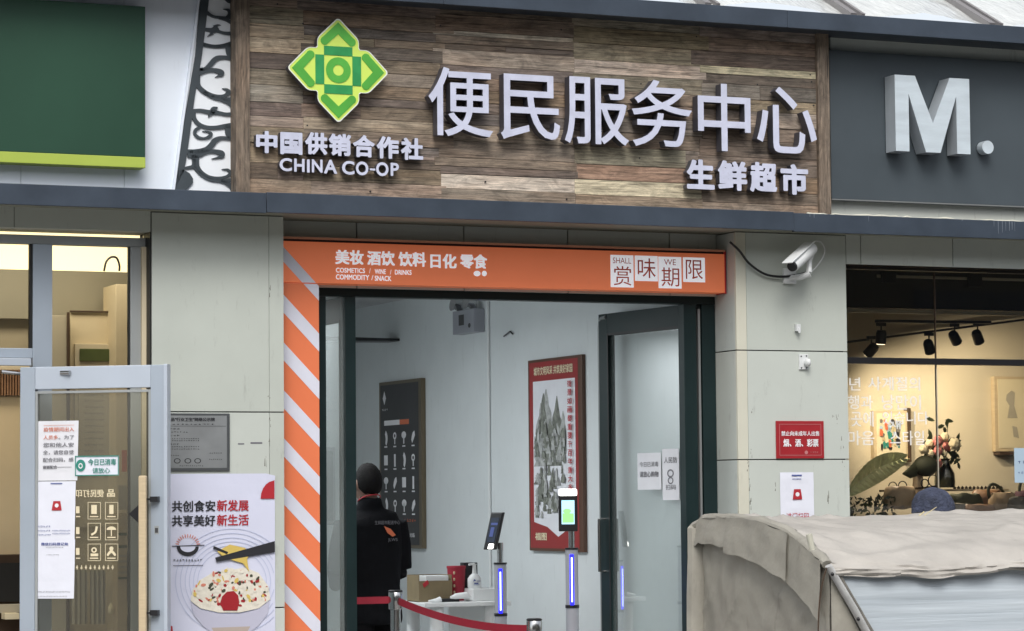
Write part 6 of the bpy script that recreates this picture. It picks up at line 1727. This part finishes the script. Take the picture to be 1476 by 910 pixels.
MB().lathe(at(1250, 775, .7), [(.06, 0), (.08, .1), (.085, .12)], 16).build('pot', M['darkwood'], t, smooth=True)
for k_ in range(240):
    c = at(rb.uniform(1222, 1290), rb.uniform(716, 772), .7+rb.uniform(-.1, .15)); a_ = rb.uniform(0, 6.28); l_ = rb.uniform(.012, .032); w_ = l_*.4
    ux = Vector((math.cos(a_), rb.uniform(-.6, .6), math.sin(a_))); vx = Vector((-math.sin(a_), rb.uniform(-.5, .5), math.cos(a_)))
    MB().quad(c-ux*l_, c+vx*w_, c+ux*l_, c-vx*w_).build('leaf', M['leaf' if k_ % 5 == 0 else 'leaf_dk'], t, recalc=False)
t = thing('display_table', at(1350, 800, .6), 'low dark display table carrying the bags in the right window', 'table')
box('table_top', M['darkwood'], t, xp_r+.2, XRo-.2, .35, 1.5, .72, .76, bevel=.004)
for x_ in (xp_r+.3, XRo-.3):
    for y_ in (.42, 1.42): box('leg', M['darkwood'], t, x_-.03, x_+.03, y_-.03, y_+.03, 0, .719)
# pale blue sheet at right edge
x0, x1 = X(1463, YR-.01, 670), X(1500, YR-.01, 670); z1, z0 = Z(1470, 646, YR-.01), Z(1470, 696, YR-.01)
t = thing('blue_notice', ((x0+x1)/2, YR, z0), 'pale blue sheet taped on the window glass at the right edge', 'notice')
f = face_y(x0, x1, z0, z1, YR-.002)
MB().prism([(0, 0), (1, 0), (1, 1), (0, 1)], f, 0, .002).build('sheet', M['bluepaper'], t)
mb = MB(); scribble(mb, f, .12, .8, .55, .1, 4, .003); scribble(mb, f, .12, .7, .25, .08, 5, .003); mb.build('lettering', M['blueprint'], t)

# left shop lamps (the cove light) and right shop glow come from real fixtures; the middle shop lamp is added
def area(name, loc, sx, sy, e, c, rot=(0, 0, 0)):
    L = bpy.data.lights.new(name, 'AREA'); L.shape = 'RECTANGLE'; L.size = sx; L.size_y = sy; L.energy = e; L.color = c
    o = bpy.data.objects.new(name, L); col.objects.link(o); o.location = loc; o.rotation_euler = rot; return o
area('left_shop_lamp', (3.9, 1.0, ZL-.03), 1.6, .5, 15, (1, .88, .68))
t = thing('ceiling_lamp', (5.9, 2.6, 2.86), 'added white hanging lamp, out of view, brightening the middle shop', 'lamp')
box('lamp_housing', M['plastic_w'], t, 5.75, 6.05, 1.2, 4.2, 2.86, 2.9)
area('middle_shop_fill', (5.9, 2.7, 2.855), .26, 2.9, 46, (.95, .98, 1))

# ================================================================== TARPAULIN TRICYCLE
t = thing('cargo_tricycle', (0, 0, 0), 'cargo tricycle under a wrinkled khaki tarpaulin cab with clear film side', 'tricycle')
YFt, YBt = -4.3, -3.05
xF = X(1197, YFt, 820)
xe = 14.0
# cross-section (y, z) of the roof from back to front
zr = lambda px, py, Y: Z(px, py, Y)
prof = [(YBt, zr(1005, 776, YBt)), (YBt-.01, zr(1008, 757, YBt)), (YBt-.10, zr(1030, 747, YBt-.1)), (-3.42, zr(1068, 748, -3.42)), (-3.7, zr(1110, 752, -3.7)), (-3.98, zr(1150, 769, -3.98)), (-4.2, zr(1180, 798, -4.2)), (YFt, zr(1197, 815, YFt))]
def pr(s):
    k_ = s*(len(prof)-1); i = min(int(k_), len(prof)-2); f_ = k_-i
    a, b = prof[i], prof[i+1]; return a[0]+(b[0]-a[0])*f_, a[1]+(b[1]-a[1])*f_
xL0 = xF-.01
def xl(y): return xF + (y-YFt)*(X(1010, YBt, 780)-xF)/(YBt-YFt)
nx, ns = 260, 90
mb = MB()
for j in range(ns+1):
    y, z = pr(j/ns)
    for i in range(nx+1):
        u = i/nx; x = xl(y)+(xe-xl(y))*u**1.25
        wr = .010*noise.noise(Vector((x*3.2, y*5, 0)))+.012*abs(noise.noise(Vector((x*2+y*3.5, y*2-x*1.2, 7))))+.006*noise.noise(Vector((x*11, y*9, 3)))
        q1_ = noise.noise(Vector((x*1.7-y*3.1, x*.5, 2.0))); q2_ = noise.noise(Vector((x*4.3+y*5.2, y*1.5, 9.0)))
        wr += .020*max(0, 1-abs(q1_)*7) + .009*max(0, 1-abs(q2_)*8)
        sag = -.018*math.sin(math.pi*min(1, (x-xl(y))/1.2))*math.sin(math.pi*j/ns)
        edge = max(0, 1-(x-xl(y))/.10)
        wr *= 1-max(0, (j/ns-.86)/.14)**1.5
        mb.v.append((x, y-(.012*edge if j == ns else 0), z+wr+sag+.012*edge*math.sin(y*23)))
for j in range(ns):
    for i in range(nx):
        q_ = j*(nx+1)+i; mb.f.append((q_, q_+nx+1, q_+nx+2, q_+1)); mb.mi.append(0)
mb.build('roof_sheet', M['tarp_pale'], t, smooth=True)
# front valance hanging along the long side
mb = MB(); n1, n2 = 260, 12
for j in range(n2+1):
    for i in range(n1+1):
        u = i/n1; x = xF-.005+(xe-xF)*u; v = j/n2
        hgt = .068+.018*math.sin(x*3+1)+.012*noise.noise(Vector((x*5, 0, 0)))
        if u < .08: hgt *= .6+.4*u/.08
        y = YFt-.012-.03*math.sin(v*math.pi*.7)-.008*noise.noise(Vector((x*16, v*3, 0)))-.006*v*math.sin(x*24)
        z = prof[-1][1]+.006+.004*noise.noise(Vector((x*7, 1, 0)))-hgt*v+(.0 if j else 0)
        y -= .016*noise.noise(Vector((x*8, v*4, 5)))+.008*max(0, 1-abs(noise.noise(Vector((x*6+v*2, v*2, 8))))*8)
        if j == 0: y = YFt+.04; z = prof[-1][1]+.004
        if j == 1: y = YFt-.006; z = prof[-1][1]+.010
        mb.v.append((x, y, z))
for j in range(n2):
    for i in range(n1):
        q_ = j*(n1+1)+i; mb.f.append((q_, q_+1, q_+n1+2, q_+n1+1)); mb.mi.append(0)
mb.build('roof_valance', M['tarp_pale'], t, smooth=True)
# left end curtain following the profile
mb = MB(); ns2, nv2 = 90, 60
for i in range(ns2+1):
    y, z = pr(i/ns2)
    for j in range(nv2+1):
        v = j/nv2; zz = z*(1-v)+.45*v
        bulge = .010*max(0, 1-abs(noise.noise(Vector((y*3+zz*2.2, zz*2-y, 4))))*9)+.018*noise.noise(Vector((y*4, zz*3, 1)))+.012*noise.noise(Vector((y*11, zz*7, 5)))+.03*math.sin(math.pi*i/ns2)*math.sin(math.pi*v)
        mb.v.append((xl(y)-bulge+.004, y, zz))
for i in range(ns2):
    for j in range(nv2):
        q_ = i*(nv2+1)+j; mb.f.append((q_, q_+1, q_+nv2+2, q_+nv2+1)); mb.mi.append(0)
mb.build('end_curtain', M['tarp'], t, smooth=True)
# rolled hem over the end: thick fold along the profile and down the back edge
pts = [Vector((xl(YBt)-.012, YBt+.01, z_)) for z_ in (.5, .8, 1.05, 1.25)] + [Vector((xl(y)-.012, y, z+.004)) for y, z in [pr(k_/30) for k_ in range(3, 31)]]
mb = MB(); rads = []
for k_, p in enumerate(pts):
    p += Vector((0, .012*math.sin(k_*1.7), .006*noise.noise(p*6))); rads.append((.055 if k_ < 5 else .030)+.010*noise.noise(Vector((k_*.7, 2, 0)))+(.008 if k_ < 6 else 0))
mb.tube(pts, rads, 10, flat=.7).build('rolled_hem', M['tarp'], t, smooth=True)
# hanging flap pieces (scalloped) over the end
def flap(s0, s1, d0, d1, off):
    mb = MB(); n3, n4 = 14, 8
    for i in range(n3+1):
        s = s0+(s1-s0)*i/n3; y, z = pr(s); dl = d0+(d1-d0)*i/n3
        for j in range(n4+1):
            v = j/n4
            mb.v.append((xl(y)-off-.018*v-.01*noise.noise(Vector((y*9, v*2, s0*9))), y, z+.01-dl*v-.004*math.sin(i*1.3)))
    for i in range(n3):
        for j in range(n4):
            q_ = i*(n4+1)+j; mb.f.append((q_, q_+1, q_+n4+2, q_+n4+1)); mb.mi.append(0)
    mb.build('tarp_flap', M['tarp'], t, smooth=True)
flap(.18, .46, .12, .15, .040); flap(.43, .74, .17, .22, .062); flap(.72, .985, .22, .27, .046)
# side below the valance: canvas strip, raked pillar, clear film
zt_v = prof[-1][1]-.03
pa = at(1197, 822, YFt-.03); pb = at(1262, 935, YFt-.03)
dirp = (pb-pa); pe = pa+dirp*1.9
mb = MB()
mb.quad((xF, YFt-.002, zt_v), (pa.x+.01, YFt-.002, zt_v), (pe.x, YFt-.002, pe.z), (pe.x, YFt-.002, .45), (xF, YFt-.002, .45)); mb.build('side_canvas', M['tarp'], t)
mbp = MB().tube([pa+Vector((-.01, 0, .02)), pa.lerp(pb, .5)+Vector((.006, 0, 0)), pb, pe], [.024, .026, .026, .026], 12, flat=.6).build('raked_pillar', M['paint_w'], t, smooth=True)
MB().tube([pa+Vector((.035, .012, .0)), pb+Vector((.038, .012, 0)), pe+Vector((.038, .012, 0))], .011, 8).build('window_seal', M['greybag'], t, smooth=True)
mb = MB()
for f_, off in ((.05, 0), (.62, .0)):
    c = pa.lerp(pb, f_)+Vector((-.012, -.018, 0)); mb.ell(c, (.009, .007, .009), 8, 6)
mb.ell((xF+.002, YFt-.02, pa.z-.012), (.01, .008, .012), 8, 6); mb.build('bolt', M['plastic_k'], t, smooth=True)
mb = MB(); n5, n6 = 70, 26
for j in range(n6+1):
    for i in range(n5+1):
        u = i/n5; v = j/n6; z = zt_v+.015-(zt_v-.45)*v
        x0_ = pa.x+.02+(pe.x-pa.x)*min(1, max(0, (pa.z-z)/(pa.z-pe.z))); x = x0_+(xe-x0_)*u
        mb.v.append((x, YFt+.008-.010*noise.noise(Vector((x*1.6, 0, z*16)))-.02*math.sin(math.pi*v), z))
for j in range(n6):
    for i in range(n5):
        q_ = j*(n5+1)+i; mb.f.append((q_, q_+1, q_+n5+2, q_+n5+1)); mb.mi.append(0)
mb.build('film_window', M['film'], t, smooth=True)
MB().box(xF, xe-.02, YFt+.03, YBt-.02, .35, .62).build('cargo_body', M['plastic_g'], t, bevel=.02)
MB().box(xl(YBt)+.02, xe, YBt, YBt+.01, .4, prof[0][1]+.04).build('back_canvas', M['tarp'], t)
MB().tube([(xF+.02, YFt+.03, .5), (xF+.02, YFt+.03, zt_v)], .015, 8).tube([(xF+.05, YBt-.05, .5), (xF+.05, YBt-.05, 1.3)], .015, 8).build('frame_tube', M['greybag'], t)
def wheel(x, y, r=.25):
    w_ = MB().tube([(x, y-.04, r), (x, y+.04, r)], r, 28).build('tyre', M['rubber'], t, smooth=True)
    MB().tube([(x, y-.045, r), (x, y+.045, r)], r*.6, 24).build('rim', M['chrome'], w_, smooth=True)
wheel(xF+.45, YFt+.1); wheel(xF+.45, YBt-.1); wheel(xe-.4, (YFt+YBt)/2)
# seam thread and a pale tear on top
MB().tube(smoothp([at(1192, 818, YFt-.03), at(1186, 838, YFt-.02), at(1181, 870, YFt-.02), at(1179, 920, YFt-.02)]), .0035, 6).build('seam_cord', M['darkwood'], t, smooth=True)
MB().tube([at(1166, 770, -4.34), at(1171, 793, -4.34)], [.016, .013], 10).build('corner_plug', M['clad_cream'], t, smooth=True)
# dry straw strip lying on the roof
zz = Z(1310, 748, -3.3)
tag(MB().tube([at(1283, 748, -3.35), at(1325, 748, -3.35), at(1350, 731, -3.35)], [.010, .008, .003], 6, flat=.4).tube([at(1318, 749, -3.35), at(1332, 738, -3.35)], .004, 6).build('straw_strip', M['straw']), 'thin straw coloured strip lying on top of the tricycle roof', 'strip')

# small differences of tone from panel to panel
rv = random.Random(31)
vars_ = [M['clad']]
for c_ in ((.50, .535, .485), (.555, .575, .52), (.515, .56, .53)):
    vars_.append(mat('wall_cladding_batch', c_, .42, 0, .07, 1.2, .05, 3, dirt=.5))
for o_ in list(bpy.data.objects):
    if o_.type == 'MESH' and o_.name.startswith(('wall_panel', 'reveal_panel')) and o_.data.materials and o_.data.materials[0] == M['clad']:
        o_.data.materials[0] = rv.choice(vars_)
# weathering marks on the pier and left wall
def smudges(pts, label):
    mb = MB(); r_ = random.Random(len(pts))
    for px, py, n_, ln in pts:
        for k_ in range(n_):
            p = at(px+r_.uniform(-2, 2), py+r_.uniform(-8, 8), -.0006); w_ = r_.uniform(.001, .004); h_ = r_.uniform(.004, ln)
            mb.quad(p+Vector((-w_, 0, 0)), p+Vector((w_, 0, r_.uniform(-.003, .003))), p+Vector((w_*.6, 0, h_)), p+Vector((-w_*.3, 0, h_*.9)))
    return tag(mb.build('dirt_mark', mat('dirt_print', (.20, .20, .17), .8), None, recalc=False), label, 'stain', None, 'stuff')
smudges([(1079, 672, 5, .02), (1081, 700, 4, .03), (1083, 730, 5, .03), (1082, 655, 3, .02), (1207, 606, 5, .02), (1214, 640, 3, .03), (1216, 672, 3, .02), (1085, 598, 2, .015), (1200, 598, 3, .015), (1193, 720, 3, .06), (1117, 700, 3, .02)], 'small dark scuffs and dirt marks scattered over the pier beside the red sign')
smudges([(388, 425, 4, .03), (388, 580, 2, .02), (388, 610, 3, .02), (389, 640, 3, .04), (383, 668, 3, .05)], 'short dark scratches along the joint of the wall left of the striped column')
